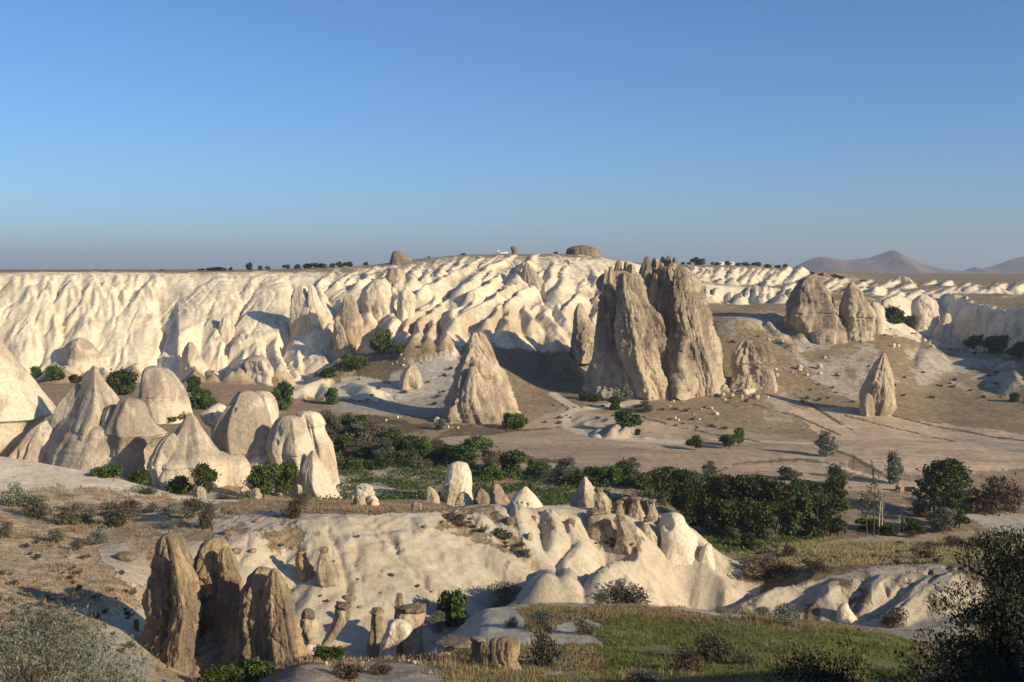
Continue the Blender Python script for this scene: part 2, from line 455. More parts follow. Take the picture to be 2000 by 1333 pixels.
# --- grid in plan: rays of ground out from the view point
def seg(a, b, n): return np.geomspace(a, b, n, endpoint=False)
R = np.concatenate([seg(1.2, 55, 34), seg(55, 100, 70), seg(100, 132, 90), seg(132, 170, 100), seg(170, 300, 70), seg(300, 440, 78), seg(440, 600, 270), seg(600, 680, 60), seg(680, 860, 76), seg(860, 12000, 44), [12000.0]])
ph_d = np.linspace(-27.5, 27.5, 730)
ph = np.radians(np.concatenate([np.linspace(-180, -50, 14, endpoint=False), np.linspace(-50, -27.5, 30, endpoint=False), ph_d, np.linspace(27.5, 50, 31)[1:], np.linspace(50, 180, 15)[1:-1]]))
nr, nc = len(R), len(ph)
PH, RR = np.meshgrid(ph, R)
GX = RR * np.sin(PH); GY = RR * np.cos(PH)
pc = np.clip(PH, -math.radians(31), math.radians(31))
DD = RR * np.cos(pc); PX = 1000 + F * np.tan(pc)
GZ = H0(PX, DD)
side = sstep(math.radians(45), math.radians(100), np.abs(PH))
GZ = GZ * (1 - side) + side * (-1.9 - 0.02 * RR * (RR < 400) - 8 * (RR >= 400))
a_ = np.degrees(PH)
GZ = GZ + 14.0 * sstep(38, 60, a_) * (1 - sstep(95, 125, a_)) * sstep(22, 45, RR) * (1 - sstep(80, 130, RR))  # unseen shoulder of ground beyond the right edge, raised to shade the meadow
BASE = GZ.copy()

# --- ribs and spurs of the tuff slopes
def add_ridge(P, s, r0, k=0.6, s2=None):
    """P (n,3) crest points; side slope s, crest radius r0"""
    global GZ
    P = np.asarray(P)
    rad = 14.0 + 3 * r0
    pr = np.hypot(P[:, 0], P[:, 1]); pp = np.arctan2(P[:, 0], P[:, 1])
    r1, r2 = np.searchsorted(R, [pr.min() - rad, pr.max() + rad])
    da = rad / pr.min()
    c1, c2 = np.searchsorted(ph, [pp.min() - da, pp.max() + da])
    if r2 <= r1 or c2 <= c1: return
    X = GX[r1:r2, c1:c2]; Y = GY[r1:r2, c1:c2]
    best = np.full(X.shape, -1e9)
    for a, b in zip(P[:-1], P[1:]):
        d = b - a
        L2 = d[0]**2 + d[1]**2 + 1e-6
        t = np.clip(((X - a[0]) * d[0] + (Y - a[1]) * d[1]) / L2, 0, 1)
        ex = X - a[0] - t * d[0]; ey = Y - a[1] - t * d[1]
        dist = np.sqrt(ex * ex + ey * ey)
        best = np.maximum(best, a[2] + t * d[2] - s * (np.sqrt(dist**2 + r0 * r0) - r0))
    z = GZ[r1:r2, c1:c2]
    h = np.clip(0.5 + 0.5 * (best - z) / k, 0, 1)
    GZ[r1:r2, c1:c2] = z * (1 - h) + best * h + k * h * (1 - h)

def ridge(pix, h, lo, hi, s=1.2, r0=0.8, k=0.6, wob=0.6):
    """pix: crest traced as photo points; h: height of the crest over the smooth slope along it"""
    pix = np.array(pix, float)
    n = max(4, int(np.hypot(*np.diff(pix, axis=0).T).sum() / 7))
    t = np.linspace(0, 1, n)
    tt = np.linspace(0, 1, len(pix))
    qx = np.interp(t, tt, pix[:, 0]); qy = np.interp(t, tt, pix[:, 1])
    hh = np.interp(t, np.linspace(0, 1, len(h)), h)
    P = []
    for x, y, l in zip(qx, qy, hh):
        P.append(at(x, y, hit0(x, y, lo, hi, l)))
    P = np.array(P)
    P[:, 0] += wob * noise3(P[:, 0] * 0.15, P[:, 1] * 0.15, 3.3)
    add_ridge(P, s, r0, k)

def add_gully(P, s, k=0.15):
    global GZ
    P = np.asarray(P)
    rad = 5.0
    pr = np.hypot(P[:, 0], P[:, 1]); pp = np.arctan2(P[:, 0], P[:, 1])
    r1, r2 = np.searchsorted(R, [pr.min() - rad, pr.max() + rad]); da = rad / pr.min()
    c1, c2 = np.searchsorted(ph, [pp.min() - da, pp.max() + da])
    if r2 <= r1 or c2 <= c1: return
    X = GX[r1:r2, c1:c2]; Y = GY[r1:r2, c1:c2]
    best = np.full(X.shape, 1e9)
    for a, b in zip(P[:-1], P[1:]):
        d = b - a; L2 = d[0]**2 + d[1]**2 + 1e-6
        t = np.clip(((X - a[0]) * d[0] + (Y - a[1]) * d[1]) / L2, 0, 1)
        dist = np.hypot(X - a[0] - t * d[0], Y - a[1] - t * d[1])
        best = np.minimum(best, a[2] + t * d[2] + s * dist)
    z = GZ[r1:r2, c1:c2]
    h = np.clip(0.5 - 0.5 * (best - z) / k, 0, 1)
    GZ[r1:r2, c1:c2] = z * (1 - h) + best * h - k * h * (1 - h)

def gz_at(x, y):
    r = np.hypot(x, y); p = np.arctan2(x, y)
    i = np.clip(np.searchsorted(R, r) - 1, 0, nr - 2); j = np.clip(np.searchsorted(ph, p) - 1, 0, nc - 2)
    a = np.clip((r - R[i]) / (R[i+1] - R[i]), 0, 1); b = np.clip((p - ph[j]) / (ph[j+1] - ph[j]), 0, 1)
    return GZ[i, j]*(1-a)*(1-b) + GZ[i+1, j]*a*(1-b) + GZ[i, j+1]*(1-a)*b + GZ[i+1, j+1]*a*b

def gullies(n, pxr, Dr, length, depth, s, seed, drift=0.0, step=2.0):
    """rain channels that run down the steepest way from random starts"""
    g = np.random.default_rng(seed)
    for _ in range(n):
        D_ = g.uniform(*Dr); x = (g.uniform(*pxr) - 1000) / F * D_; y = D_
        L = g.uniform(*length); dep = g.uniform(*depth); P = []
        dx, dy = drift, -1.0
        m = max(3, int(L / step))
        for q in range(m):
            e = 2.0
            z0 = float(gz_at(x, y)); gx = float(gz_at(x + e, y) - gz_at(x - e, y)) / (2 * e); gy = float(gz_at(x, y + e) - gz_at(x, y - e)) / (2 * e)
            P.append((x, y, z0 - dep * min(1.0, (q + 0.3) / 4.0) * min(1.0, (m - q) / 3.0)))
            gn = math.hypot(gx, gy)
            if gn < 0.12 and q > 2: break
            dx = 0.55 * dx - 0.45 * gx / (gn + 1e-6); dy = 0.55 * dy - 0.45 * gy / (gn + 1e-6)
            q_ = math.hypot(dx, dy) + 1e-6
            x += step * dx / q_ + g.normal(0, 0.25); y += step * dy / q_
        if len(P) > 2: add_gully(P, g.uniform(*s))

def ribs(n, x0, x1, ytop, ybot, length, drift, h, lo, hi, s=(1.0, 1.5), r0=(0.4, 1.2), seed=0):
    g = np.random.default_rng(seed)
    for i in range(n):
        x = x0 + (x1 - x0) * (i + g.uniform(-0.4, 1.4)) / n
        ya = g.uniform(ytop, ybot); L = g.uniform(*length)
        dr = g.normal(drift, 0.16)
        m = [(x + dr * L * t + g.normal(0, 1.5), ya + L * t) for t in (0, 0.33, 0.66, 1.0)]
        hh = g.uniform(*h)
        ridge(m, [hh * 0.3, hh, hh * 1.1, hh * 0.5, 0.0], lo, hi, g.uniform(*s), g.uniform(*r0))

C = (440, 640)
# long left cliff
def pyramid(x, y, h, L, spread, lo, hi, s=1.0, r0=0.8, n=3, g=None):
    """spur that forks downhill: an apex with n crests fanning out"""
    for i in range(n):
        a = (i - (n - 1) / 2) * spread
        dx = a * L * 0.9
        ll = L * (1.0 - 0.25 * abs(a) / max(spread, 1e-3))
        ridge([(x, y), (x + dx * 0.35 + g.normal(0, 1.5), y + ll * 0.33), (x + dx * 0.75 + g.normal(0, 2), y + ll * 0.7), (x + dx, y + ll)],
              [h * 0.55, h, h * 0.9, 0.0], lo, hi, s * g.uniform(0.85, 1.2), r0 * g.uniform(0.6, 1.5))
g_ = np.random.default_rng(77)
ribs(16, -60, 330, 531, 540, (25, 55), 0.0, (1.0, 2.4), *C, s=(0.8, 1.2), seed=1)
ribs(7, 330, 560, 533, 545, (60, 110), 0.08, (1.0, 2.2), *C, s=(0.5, 0.9), r0=(1.0, 3.0), seed=5)
for i in range(17):
    x = -40 + 340 * (i + g_.uniform(-0.4, 1.4)) / 17
    pyramid(x, g_.uniform(540, 595), g_.uniform(3.0, 5.5), g_.uniform(45, 85), g_.uniform(0.25, 0.6), *C, s=g_.uniform(0.9, 1.4), r0=0.25, n=int(g_.integers(2, 4)), g=g_)
for i in range(19):
    x = -40 + 660 * (i + g_.uniform(-0.45, 1.45)) / 19
    pyramid(x, g_.uniform(595, 665), g_.uniform(3.5, 7.0), g_.uniform(60, 115), g_.uniform(0.2, 0.5), *C, s=g_.uniform(0.8, 1.4), r0=0.45, n=int(g_.integers(1, 4)), g=g_)
for i in range(16):
    x = -40 + 700 * (i + g_.uniform(-0.3, 1.3)) / 16
    pyramid(x, g_.uniform(670, 715), g_.uniform(3.0, 6.0), g_.uniform(35, 60), g_.uniform(0.4, 0.8), *C, s=g_.uniform(0.8, 1.2), r0=1.0, n=int(g_.integers(2, 4)), g=g_)
for pix, h in [([(448, 545), (440, 620), (432, 690)], [0, 4, 7]), ([(300, 540), (262, 590), (235, 640)], [1, 5, 4]), ([(232, 640), (228, 700)], [4, 6]),
               ([(270, 610), (262, 720)], [3, 6]), ([(505, 560), (512, 650), (500, 700)], [1, 4, 8]),
               ([(560, 590), (540, 680), (548, 725)], [2, 6, 8]), ([(348, 660), (392, 745)], [4, 7]), ([(490, 655), (470, 720), (465, 752)], [5, 8, 6]), ([(505, 655), (520, 720)], [5, 7])]:
    ridge(pix, h, *C, s=1.3, r0=0.8)
# central hillside: spurs running down to the left
for pix, h in [
    ([(1010, 496), (985, 506), (948, 522)], [1, 3, 2]), ([(1051, 496), (1030, 510), (1012, 541)], [2, 5, 5]),
    ([(942, 500), (901, 527), (853, 549), (820, 567)], [2, 5, 6, 5]), ([(968, 510), (930, 541), (905, 561)], [2, 5, 5]),
    ([(985, 531), (950, 557), (917, 579)], [4, 6, 5]), ([(1012, 553), (982, 569), (942, 589), (897, 620)], [5, 7, 7, 6]),
    ([(881, 577), (851, 602), (828, 620)], [3, 6, 6]), ([(917, 581), (887, 606), (880, 632)], [3, 6, 8]),
    ([(871, 575), (820, 602), (800, 618)], [2, 5, 5]), ([(995, 590), (988, 630)], [5, 8]), ([(1021, 590), (1034, 624)], [5, 8]),
    ([(1100, 521), (1104, 545), (1100, 562)], [2, 5, 6]), ([(1144, 557), (1122, 580), (1108, 603)], [5, 8, 8]), ([(1172, 545), (1170, 600), (1160, 640)], [3, 6, 6]),
    ([(1132, 591), (1145, 640), (1165, 690)], [5, 9, 6]), ([(1079, 571), (1095, 610), (1112, 648)], [4, 8, 7]), ([(1053, 585), (1075, 625), (1102, 665)], [4, 7, 6]),
    ([(1061, 634), (1085, 665), (1102, 700)], [5, 7, 8]), ([(1150, 520), (1165, 545)], [2, 4]), ([(1075, 500), (1085, 520), (1070, 545)], [1, 3, 4]),
    ([(700, 525), (662, 552)], [1, 3]), ([(738, 522), (704, 549)], [1, 4]), ([(772, 518), (748, 547)], [1, 4]), ([(800, 515), (778, 547)], [1, 4]),
    ([(830, 512), (797, 546)], [1, 4]), ([(858, 507), (832, 540)], [1, 4]), ([(890, 503), (862, 530)], [1, 4]), ([(915, 500), (885, 525)], [1, 3]), ([(655, 528), (630, 545)], [1, 3]),
    ([(960, 560), (925, 590), (905, 612)], [4, 6, 5]), ([(1035, 560), (1005, 580), (975, 600), (958, 625)], [4, 6, 6, 7]),
    ([(775, 540), (770, 590), (765, 640)], [2, 6, 9]), ([(800, 560), (790, 620), (795, 650)], [3, 6, 8]), ([(630, 555), (600, 640)], [2, 5]),
    ([(845, 620), (838, 660)], [6, 8]), ([(870, 640), (868, 665)], [6, 8]), ([(820, 612), (812, 655)], [6, 8])]:
    ridge(pix, [0.2 * h[0]] + list(np.array(h) * g_.uniform(0.8, 1.15)), *C, s=0.85 + 0.45 * g_.uniform(), r0=0.15 + 0.5 * g_.uniform(), k=1.0, wob=3.0)
ribs(26, 640, 1180, 515, 560, (18, 40), -0.7, (1.0, 2.4), *C, seed=11, r0=(0.3, 0.8), s=(1.1, 1.7))
ribs(20, 800, 1180, 560, 620, (20, 50), -0.5, (1.5, 3.5), *C, seed=12, r0=(0.3, 0.9), s=(1.1, 1.7))
ribs(9, 590, 740, 560, 620, (40, 90), 0.2, (3, 6), *C, seed=13, r0=(0.8, 2.0))
# far ridges on the right
ribs(30, 1335, 1570, 520, 528, (20, 38), -0.75, (1.0, 3.2), 660, 800, s=(0.55, 1.0), r0=(0.2, 0.7), seed=21)
ribs(14, 1335, 1560, 530, 545, (14, 26), -0.5, (1.0, 2.6), 640, 780, s=(0.6, 1.0), r0=(0.2, 0.7), seed=25)
ribs(13, 1370, 1560, 556, 572, (18, 40), -0.2, (1.5, 4.0), 560, 690, s=(0.7, 1.4), r0=(0.3, 1.6), seed=22)
ribs(18, 1540, 1780, 535, 562, (10, 26), -1.5, (0.8, 2.4), 560, 860, s=(0.35, 0.8), r0=(0.3, 1.5), seed=23)
ribs(34, 1720, 2060, 544, 572, (9, 22), -1.9, (0.8, 2.8), 560, 900, s=(0.35, 0.8), r0=(0.3, 1.4), seed=24)
ridge([(1935, 565), (1900, 590), (1870, 600)], [2, 4, 4], 540, 800, s=1.0, r0=1.5)
ridge([(1822, 575), (1800, 590), (1795, 600)], [3, 5, 5], 540, 700, s=1.3, r0=1.0)
ridge([(1840, 570), (1852, 600), (1858, 640), (1855, 660)], [3, 5, 6, 5], 530, 700, s=1.8, r0=2.0)
# plateau block with the steep wall of the shaded ravine
wl_ = [(2600, 330), (2000, 500), (1935, 545), (1880, 598), (1866, 640), (1850, 668)]
def wall_dist(X, Y):
    best = np.full(X.shape, 1e9); sg = np.ones(X.shape)
    for (xa, da), (xb, db) in zip(wl_[:-1], wl_[1:]):
        ax, ay = (xa - 1000) / F * da, da; bx, by = (xb - 1000) / F * db, db
        dx, dy = bx - ax, by - ay
        t = np.clip(((X - ax) * dx + (Y - ay) * dy) / (dx * dx + dy * dy), 0, 1)
        d = np.hypot(X - ax - t * dx, Y - ay - t * dy)
        cr = dx * (Y - ay) - dy * (X - ax)
        m_ = d < best
        best = np.where(m_, d, best); sg = np.where(m_, np.where(cr < 0, 1.0, -1.0), sg)
    return best * sg
m_ = (DD > 330) & (DD < 800) & (PX > 1700)
xx, yy = GX[m_], GY[m_]
dw = wall_dist(xx, yy) + 5 * noise3(xx * 0.05, yy * 0.05, 2.0) + 2.5 * ridged(xx * 0.14, yy * 0.14, 5.0, 2)
top_ = -19 + (np.hypot(xx, yy) - 560) * 0.022 + 2.0 * noise3(xx * 0.04, yy * 0.04, 8.0)
GZ[m_] = np.maximum(GZ[m_], np.where(dw > -26, top_ + np.minimum(dw * 2.6, 0), -99))
# hummocks in front of the cones on the right
for pix, h in [([(1500, 632), (1520, 645)], [1.5, 2]), ([(1545, 622), (1562, 648)], [2, 3]), ([(1525, 660), (1545, 672)], [2, 2]), ([(1505, 612), (1530, 625)], [1, 2])]:
    ridge(pix, h, 440, 560, s=1.0, r0=1.5)
ridge([(1975, 705), (1985, 735), (2010, 765)], [4, 6, 2], 380, 520, s=0.7, r0=0.6)
ridge([(1805, 660), (1800, 700), (1790, 720)], [0, 2, 0], 380, 560, s=0.5, r0=2)
# low pale humps by the farm track
ridge([(1213, 822), (1196, 836), (1184, 846)], [1.6, 3.0, 1.6], 320, 400, s=1.3, r0=1.0, k=0.25)
ridge([(1229, 829), (1216, 840), (1206, 849)], [1.5, 2.6, 1.4], 320, 400, s=1.4, r0=1.0, k=0.25)
ridge([(1172, 838), (1163, 848)], [0.8, 1.0], 320, 400, s=0.8, r0=1.2, k=0.25)
ridge([(1259, 851), (1272, 854)], [1.6, 1.0], 320, 400, s=0.9, r0=1.0, k=0.25)
ribs(8, 1130, 1190, 812, 830, (6, 14), -1.6, (0.3, 0.8), 320, 400, s=(0.4, 0.8), r0=(0.5, 1.0), seed=31)
# low tuff humps at the foot of the left cliff
for pix, h in [([(690, 745), (725, 757), (750, 765)], [2, 4, 2]), ([(640, 735), (600, 752), (570, 765)], [2, 4, 2]), ([(625, 745), (640, 762)], [2, 3]), ([(585, 765), (600, 772)], [1, 2])]:
    ridge(pix, h, 400, 480, s=0.9, r0=1.6)
# foreground ridge: smooth fluted slope, then the bulging nose on the right
G = (112, 182)
ribs(20, 540, 930, 1008, 1050, (90, 160), 0.75, (0.6, 1.8), *G, s=(0.4, 0.8), r0=(0.2, 1.0), seed=41)
ribs(10, 430, 600, 1015, 1040, (50, 90), 0.5, (0.4, 1.0), *G, s=(0.4, 0.7), r0=(0.5, 1.2), seed=42)
for pix, h, s, r0 in [
    ([(975, 1000), (1020, 1055), (1062, 1112), (1090, 1168)], [0.8, 2.6, 3.6, 3.0], 1.1, 1.2),
    ([(1008, 982), (1022, 1030), (1050, 1080), (1062, 1100)], [1.0, 2.8, 3.0, 1.2], 1.3, 0.8),
    ([(1072, 998), (1085, 1035), (1080, 1075), (1070, 1095)], [1.0, 3.0, 2.8, 1.2], 1.3, 0.9),
    ([(1142, 1035), (1138, 1062), (1112, 1095), (1104, 1130), (1100, 1168)], [1.4, 3.6, 3.8, 3.6, 2.4], 1.5, 1.3),
    ([(1120, 1010), (1118, 1040)], [1.2, 2.0], 1.3, 0.7),
    ([(1240, 1078), (1200, 1096), (1168, 1125), (1142, 1168)], [1.6, 3.8, 4.0, 2.4], 1.4, 1.1),
    ([(1262, 1100), (1225, 1122), (1195, 1168)], [1.6, 3.6, 2.4], 1.4, 1.0),
    ([(1180, 1025), (1225, 1045)], [1.2, 1.8], 1.1, 0.8),
    ([(1255, 1068), (1300, 1086), (1350, 1098), (1400, 1113), (1448, 1142)], [2.6, 4.0, 4.4, 4.2, 2.6], 1.9, 2.4),
    ([(1308, 1000), (1345, 1040), (1392, 1078)], [2.0, 3.4, 3.8], 1.3, 0.8),
    ([(1262, 1045), (1300, 1062), (1330, 1082)], [1.2, 2.6, 2.6], 1.2, 0.8),
    ([(1215, 1012), (1250, 1035), (1275, 1050)], [1.2, 2.2, 1.6], 1.2, 0.7),
    ([(930, 1000), (960, 1050), (1000, 1110), (1030, 1160)], [0.4, 1.2, 1.6, 1.0], 0.7, 1.0)]:
    ridge(pix, h, *G, s=s, r0=r0, k=0.35, wob=0.5)
# shaded bare slope on the right
ribs(11, 1500, 1900, 1118, 1135, (50, 80), -1.1, (0.5, 1.5), 120, 160, s=(0.5, 0.9), r0=(0.4, 1.0), seed=51)
ridge([(1880, 1115), (1800, 1150), (1740, 1200)], [0.5, 1.6, 1.2], 120, 160, s=0.8, r0=0.6)
ridge([(1560, 1125), (1500, 1160), (1450, 1185)], [1.2, 2.2, 1.4], 122, 165, s=0.7, r0=1.0)

# --- small relief
gullies(80, (-60, 640), (490, 545), (14, 50), (0.5, 1.5), (1.4, 2.6), 301)
gullies(100, (640, 1200), (480, 590), (14, 50), (0.6, 2.0), (1.2, 2.2), 302)
gullies(60, (1330, 2050), (600, 760), (12, 36), (0.8, 2.2), (0.6, 1.2), 303)
gullies(70, (420, 960), (122, 140), (8, 22), (0.12, 0.45), (0.5, 0.9), 304, step=0.9)
gullies(36, (960, 1460), (135, 156), (5, 16), (0.3, 1.0), (0.8, 1.4), 305, step=0.8)
gullies(24, (1460, 1920), (134, 150), (6, 16), (0.3, 0.9), (0.6, 1.1), 306, step=0.8)
zone_cliff = sstep(440, 475, DD) * (1 - sstep(900, 1300, DD))
steep = np.zeros_like(GZ)
def slope_of(Z):
    dr = np.gradient(Z, axis=0) / np.gradient(RR, axis=0)
    dp = np.gradient(Z, axis=1) / np.maximum(RR * np.gradient(PH, axis=1), 1e-3)
    return np.sqrt(dr * dr + dp * dp)
SL = slope_of(GZ)
stp = sstep(0.12, 0.5, SL)
dense = (np.abs(PH) < math.radians(28.5)) & (RR > 50) & (RR < 1400)
w = np.where(dense)
x, y, z = GX[w], GY[w], GZ[w]
warp = 0.9 * noise3(x * 0.05, y * 0.05, 1.7)
flut = ridged((x + 0.35 * y) * 0.16 + warp, y * 0.03, z * 0.02, 3)
rill = ridged((x + 0.30 * y) * 0.42 + 1.6 * warp, y * 0.06, z * 0.04, 3)
flut2 = fbm(x * 0.10, y * 0.10, z * 0.10, 5)
patchy = sstep(-0.35, 0.35, noise3(x * 0.025, y * 0.025, 6.6))
dz = zone_cliff[w] * stp[w] * (0.55 * flut + (0.15 + 0.55 * patchy) * rill + 0.8 * flut2)
dz += zone_cliff[w] * (1 - stp[w]) * (0.5 * fbm(x * 0.05, y * 0.05, 0.3, 3) + 0.25 * fbm(x * 0.25, y * 0.25, 0.3, 3))
fg = sstep(108, 116, DD[w]) * (1 - sstep(165, 178, DD[w]))
dz += fg * stp[w] * ((0.10 + 0.22 * patchy) * ridged((x - 0.75 * y) * 0.55 + warp, y * 0.12, z * 0.1, 3) + 0.35 * flut2 + 0.07 * ridged((x - 0.75 * y) * 1.5 + warp, y * 0.3, z * 0.2, 2) + 0.14 * fbm(x * 0.6, y * 0.6, z * 0.6, 4))
near = 1 - sstep(170, 215, DD[w])
dz += near * 0.35 * fbm(x * 0.09, y * 0.09, 5.5, 4) + near * 0.10 * fbm(x * 0.7, y * 0.7, 2.2, 3)
mid = sstep(200, 230, DD[w]) * (1 - sstep(430, 470, DD[w]))
dz += mid * (0.35 * fbm(x * 0.04, y * 0.04, 8.1, 3) + 0.12 * fbm(x * 0.3, y * 0.3, 2.1, 3))
lw = zone_cliff[w] * (0.25 + 0.75 * sstep(600, 760, PX[w])) * sstep(-0.3, 0.3, noise3(x * 0.02, y * 0.02, 3.9)) * (DD[w] < 660)
for zl, am in ((-12.5, 1.0), (-26.0, 1.2)):       # harder beds: ledges round the slopes
    zq = z + 1.2 * noise3(x * 0.04, y * 0.04, zl)
    dz += lw * am * (np.tanh((zq - zl) / 0.7) * np.exp(-((zq - zl) / 5.0) ** 2))
GZ[w] += dz
SL = slope_of(GZ)

def hfin(x, y):
    """final ground height"""
    r = math.hypot(x, y); p = math.atan2(x, y)
    i = min(max(int(np.searchsorted(R, r)) - 1, 0), nr - 2); j = min(max(int(np.searchsorted(ph, p)) - 1, 0), nc - 2)
    a = min(max((r - R[i]) / (R[i+1] - R[i]), 0), 1); b = min(max((p - ph[j]) / (ph[j+1] - ph[j]), 0), 1)
    return float(GZ[i, j]*(1-a)*(1-b) + GZ[i+1, j]*a*(1-b) + GZ[i, j+1]*(1-a)*b + GZ[i+1, j+1]*a*b)

def hfin_v(x, y):
    r = np.hypot(x, y); p = np.arctan2(x, y)
    i = np.clip(np.searchsorted(R, r) - 1, 0, nr - 2); j = np.clip(np.searchsorted(ph, p) - 1, 0, nc - 2)
    a = np.clip((r - R[i]) / (R[i+1] - R[i]), 0, 1); b = np.clip((p - ph[j]) / (ph[j+1] - ph[j]), 0, 1)
    return GZ[i, j]*(1-a)*(1-b) + GZ[i+1, j]*a*(1-b) + GZ[i, j+1]*(1-a)*b + GZ[i+1, j+1]*a*b

def hit(px, py, lo=50, hi=1500):
    """ground point seen at a photo pixel (first meeting at depth >= lo)"""
    D = np.geomspace(lo, hi, 1600)
    u, y, z = ray(px, py)
    X = u / y * D
    g = hfin_v(X, D) - z / y * D
    k = int(np.argmax(g >= 0))
    if g[k] < 0: k = int(np.argmax(g))
    return np.array([X[k], D[k], hfin(X[k], D[k])])

# --- ground cover colours
def hexl(s, k=1.0):
    v = np.array([int(s[i:i+2], 16) for i in (0, 2, 4)]) / 255.0
    return np.where(v <= 0.04045, v / 12.92, ((v + 0.055) / 1.055) ** 2.4) * k
WHITE = np.array([0.50, 0.425, 0.315]); CREAM = np.array([0.77, 0.655, 0.475]); PATINA = np.array([0.34, 0.27, 0.19]); DRY = np.array([0.25, 0.188, 0.112])
EARTH = np.array([0.34, 0.25, 0.155]); SOIL = np.array([0.47, 0.35, 0.235]); GRASS = np.array([0.185, 0.19, 0.07]); GREYW = np.array([0.52, 0.46, 0.38])
GREEN = np.array([0.10, 0.13, 0.035])
PXv, PYv = project(GX, GY, GZ)
vis = GY > 20
jx = np.zeros_like(GX); jy = np.zeros_like(GX)
qx_, qy_ = PX[w] / 55.0, np.log(RR[w]) * 26.0
nz = fbm(qx_, qy_, 0.5, 5, 2.2, 0.62) * 1.5
nz2 = fbm(qx_ + 50, qy_, 7.5, 5, 2.2, 0.62) * 1.5
jx[w] = nz; jy[w] = nz2
fine = np.zeros_like(GX); fine[w] = fbm(GX[w] * 0.6, GY[w] * 0.6, GZ[w] * 0.6, 3)
CC = np.empty(GX.shape + (3,)); CC[:] = DRY
ROUGH = np.full(GX.shape, 0.9); FIELD = np.zeros(GX.shape)
def blend(mask, col, rough=None, field=None):
    m = mask[..., None]
    CC[:] = CC * (1 - m) + np.asarray(col) * m
    if rough is not None: ROUGH[:] = ROUGH * (1 - mask) + rough * mask
    if field is not None: FIELD[:] = FIELD * (1 - mask) + field * mask
def inpoly(poly, jit=8, drange=(0, 1e9), feather=None):
    X = PXv + jx * (jit * 2.4 + 2); Y = PYv + jy * (jit * 1.5 + 1)
    inside = np.zeros(X.shape, bool)
    n = len(poly)
    for i in range(n):
        (x1, y1), (x2, y2) = poly[i], poly[(i + 1) % n]
        if y1 == y2: continue
        c = ((y1 > Y) != (y2 > Y)) & (X < (x2 - x1) * (Y - y1) / (y2 - y1) + x1)
        inside ^= c
    inside &= vis & (DD >= drange[0]) & (DD <= drange[1])
    return inside.astype(float)
def along(line, width, drange):
    best = np.full(PXv.shape, 1e9)
    Y = PYv + jy * 2; X = PXv + jx * 2
    for (x1, y1), (x2, y2) in zip(line[:-1], line[1:]):
        dx, dy = x2 - x1, (y2 - y1) * 2.5
        t = np.clip(((X - x1) * dx + (Y - y1) * 2.5 * dy) / (dx*dx + dy*dy), 0, 1)
        best = np.minimum(best, np.hypot(X - x1 - t * dx, (Y - y1) * 2.5 - t * dy))
    return (1 - sstep(width * 0.8, width * 1.2, best)) * (vis & (DD >= drange[0]) & (DD <= drange[1]))
# valley floor
blend(sstep(195, 215, DD) * (1 - sstep(430, 460, DD)), EARTH, 0.7)
# tuff slopes behind, dry ground where they flatten
cl = sstep(436, 452, DD + 12 * jx)
blend(cl, CREAM, 0.15)
pat = cl * sstep(0.10, 0.42, jy + 0.4 * fine) * (1 - sstep(1000, 1300, DD))
blend(0.38 * pat, PATINA * 1.2)
sk = np.zeros_like(GX)
sk[w] = noise3((GX[w] + 0.35 * GY[w]) * 0.13 + 1.5 * noise3(GX[w] * 0.05, GY[w] * 0.05, 1.7), GY[w] * 0.03, GZ[w] * 0.04) + 0.5 * noise3((GX[w] + 0.35 * GY[w]) * 0.4, GY[w] * 0.08, GZ[w] * 0.1)
blend(0.5 * cl * sstep(0.38, 0.66, sk + 0.3 * jx) * (1 - sstep(1000, 1300, DD)), PATINA * 1.05)
low = cl * (DD < 660) * sstep(560, 700, PX) * (1 - sstep(1250, 1330, PX)) * sstep(-12, -22, GZ + 6 * jx)
blend(0.75 * low * sstep(-0.5, 0.2, jy + 0.3 * fine), np.array([0.50, 0.39, 0.255]))
blend(0.55 * cl * (DD < 660) * sstep(600, 760, PX) * (1 - sstep(1250, 1330, PX)) * sstep(0.12, 0.4, jx + 0.5 * fine), np.array([0.42, 0.33, 0.225]))
band = cl * (DD < 660) * sstep(600, 760, PX) * np.exp(-((GZ + 12.0 + 2.0 * jy) / 1.6) ** 2)
blend(0.6 * band * sstep(-0.1, 0.3, jx + 0.5 * fine), PATINA * 1.1, 0.6)
flat = cl * (1 - sstep(0.13, 0.30, SL + 0.10 * fine + 0.08 * jx))
blend(flat, DRY * 1.15, 0.8)
blend(inpoly([(590, 770), (620, 730), (690, 690), (900, 672), (1130, 690), (1140, 790), (590, 790)], 6, (380, 480)), DRY * 1.05, 0.8)
blend(inpoly([(655, 752), (700, 736), (765, 755), (760, 780), (660, 782)], 6, (380, 480)), CREAM * 0.9, 0.2)
blend(inpoly([(555, 765), (600, 732), (660, 745), (650, 776), (570, 780)], 6, (380, 480)), CREAM * 0.9, 0.2)
blend(inpoly([(1380, 590), (1500, 612), (1640, 655), (1720, 650), (1850, 680), (2010, 690), (2010, 860), (1400, 860)], 6, (340, 556)), DRY * 1.25, 0.8)
blend(0.75 * inpoly([(1560, 668), (1690, 672), (1730, 690), (1740, 770), (1690, 790), (1600, 760), (1560, 700)], 14, (380, 500)) * sstep(-0.25, 0.05, jy), GREYW, 0.6)
blend(0.75 * inpoly([(1750, 690), (1840, 680), (1990, 700), (2010, 770), (1930, 770), (1790, 745)], 16, (380, 560)) * sstep(-0.2, 0.1, jx + 0.5 * fine), GREYW, 0.6)
blend(0.8 * inpoly([(1380, 625), (1500, 620), (1560, 640), (1540, 700), (1460, 670)], 16, (400, 560)) * sstep(-0.05, 0.2, jy + 0.5 * fine), WHITE * 0.95, 0.4)
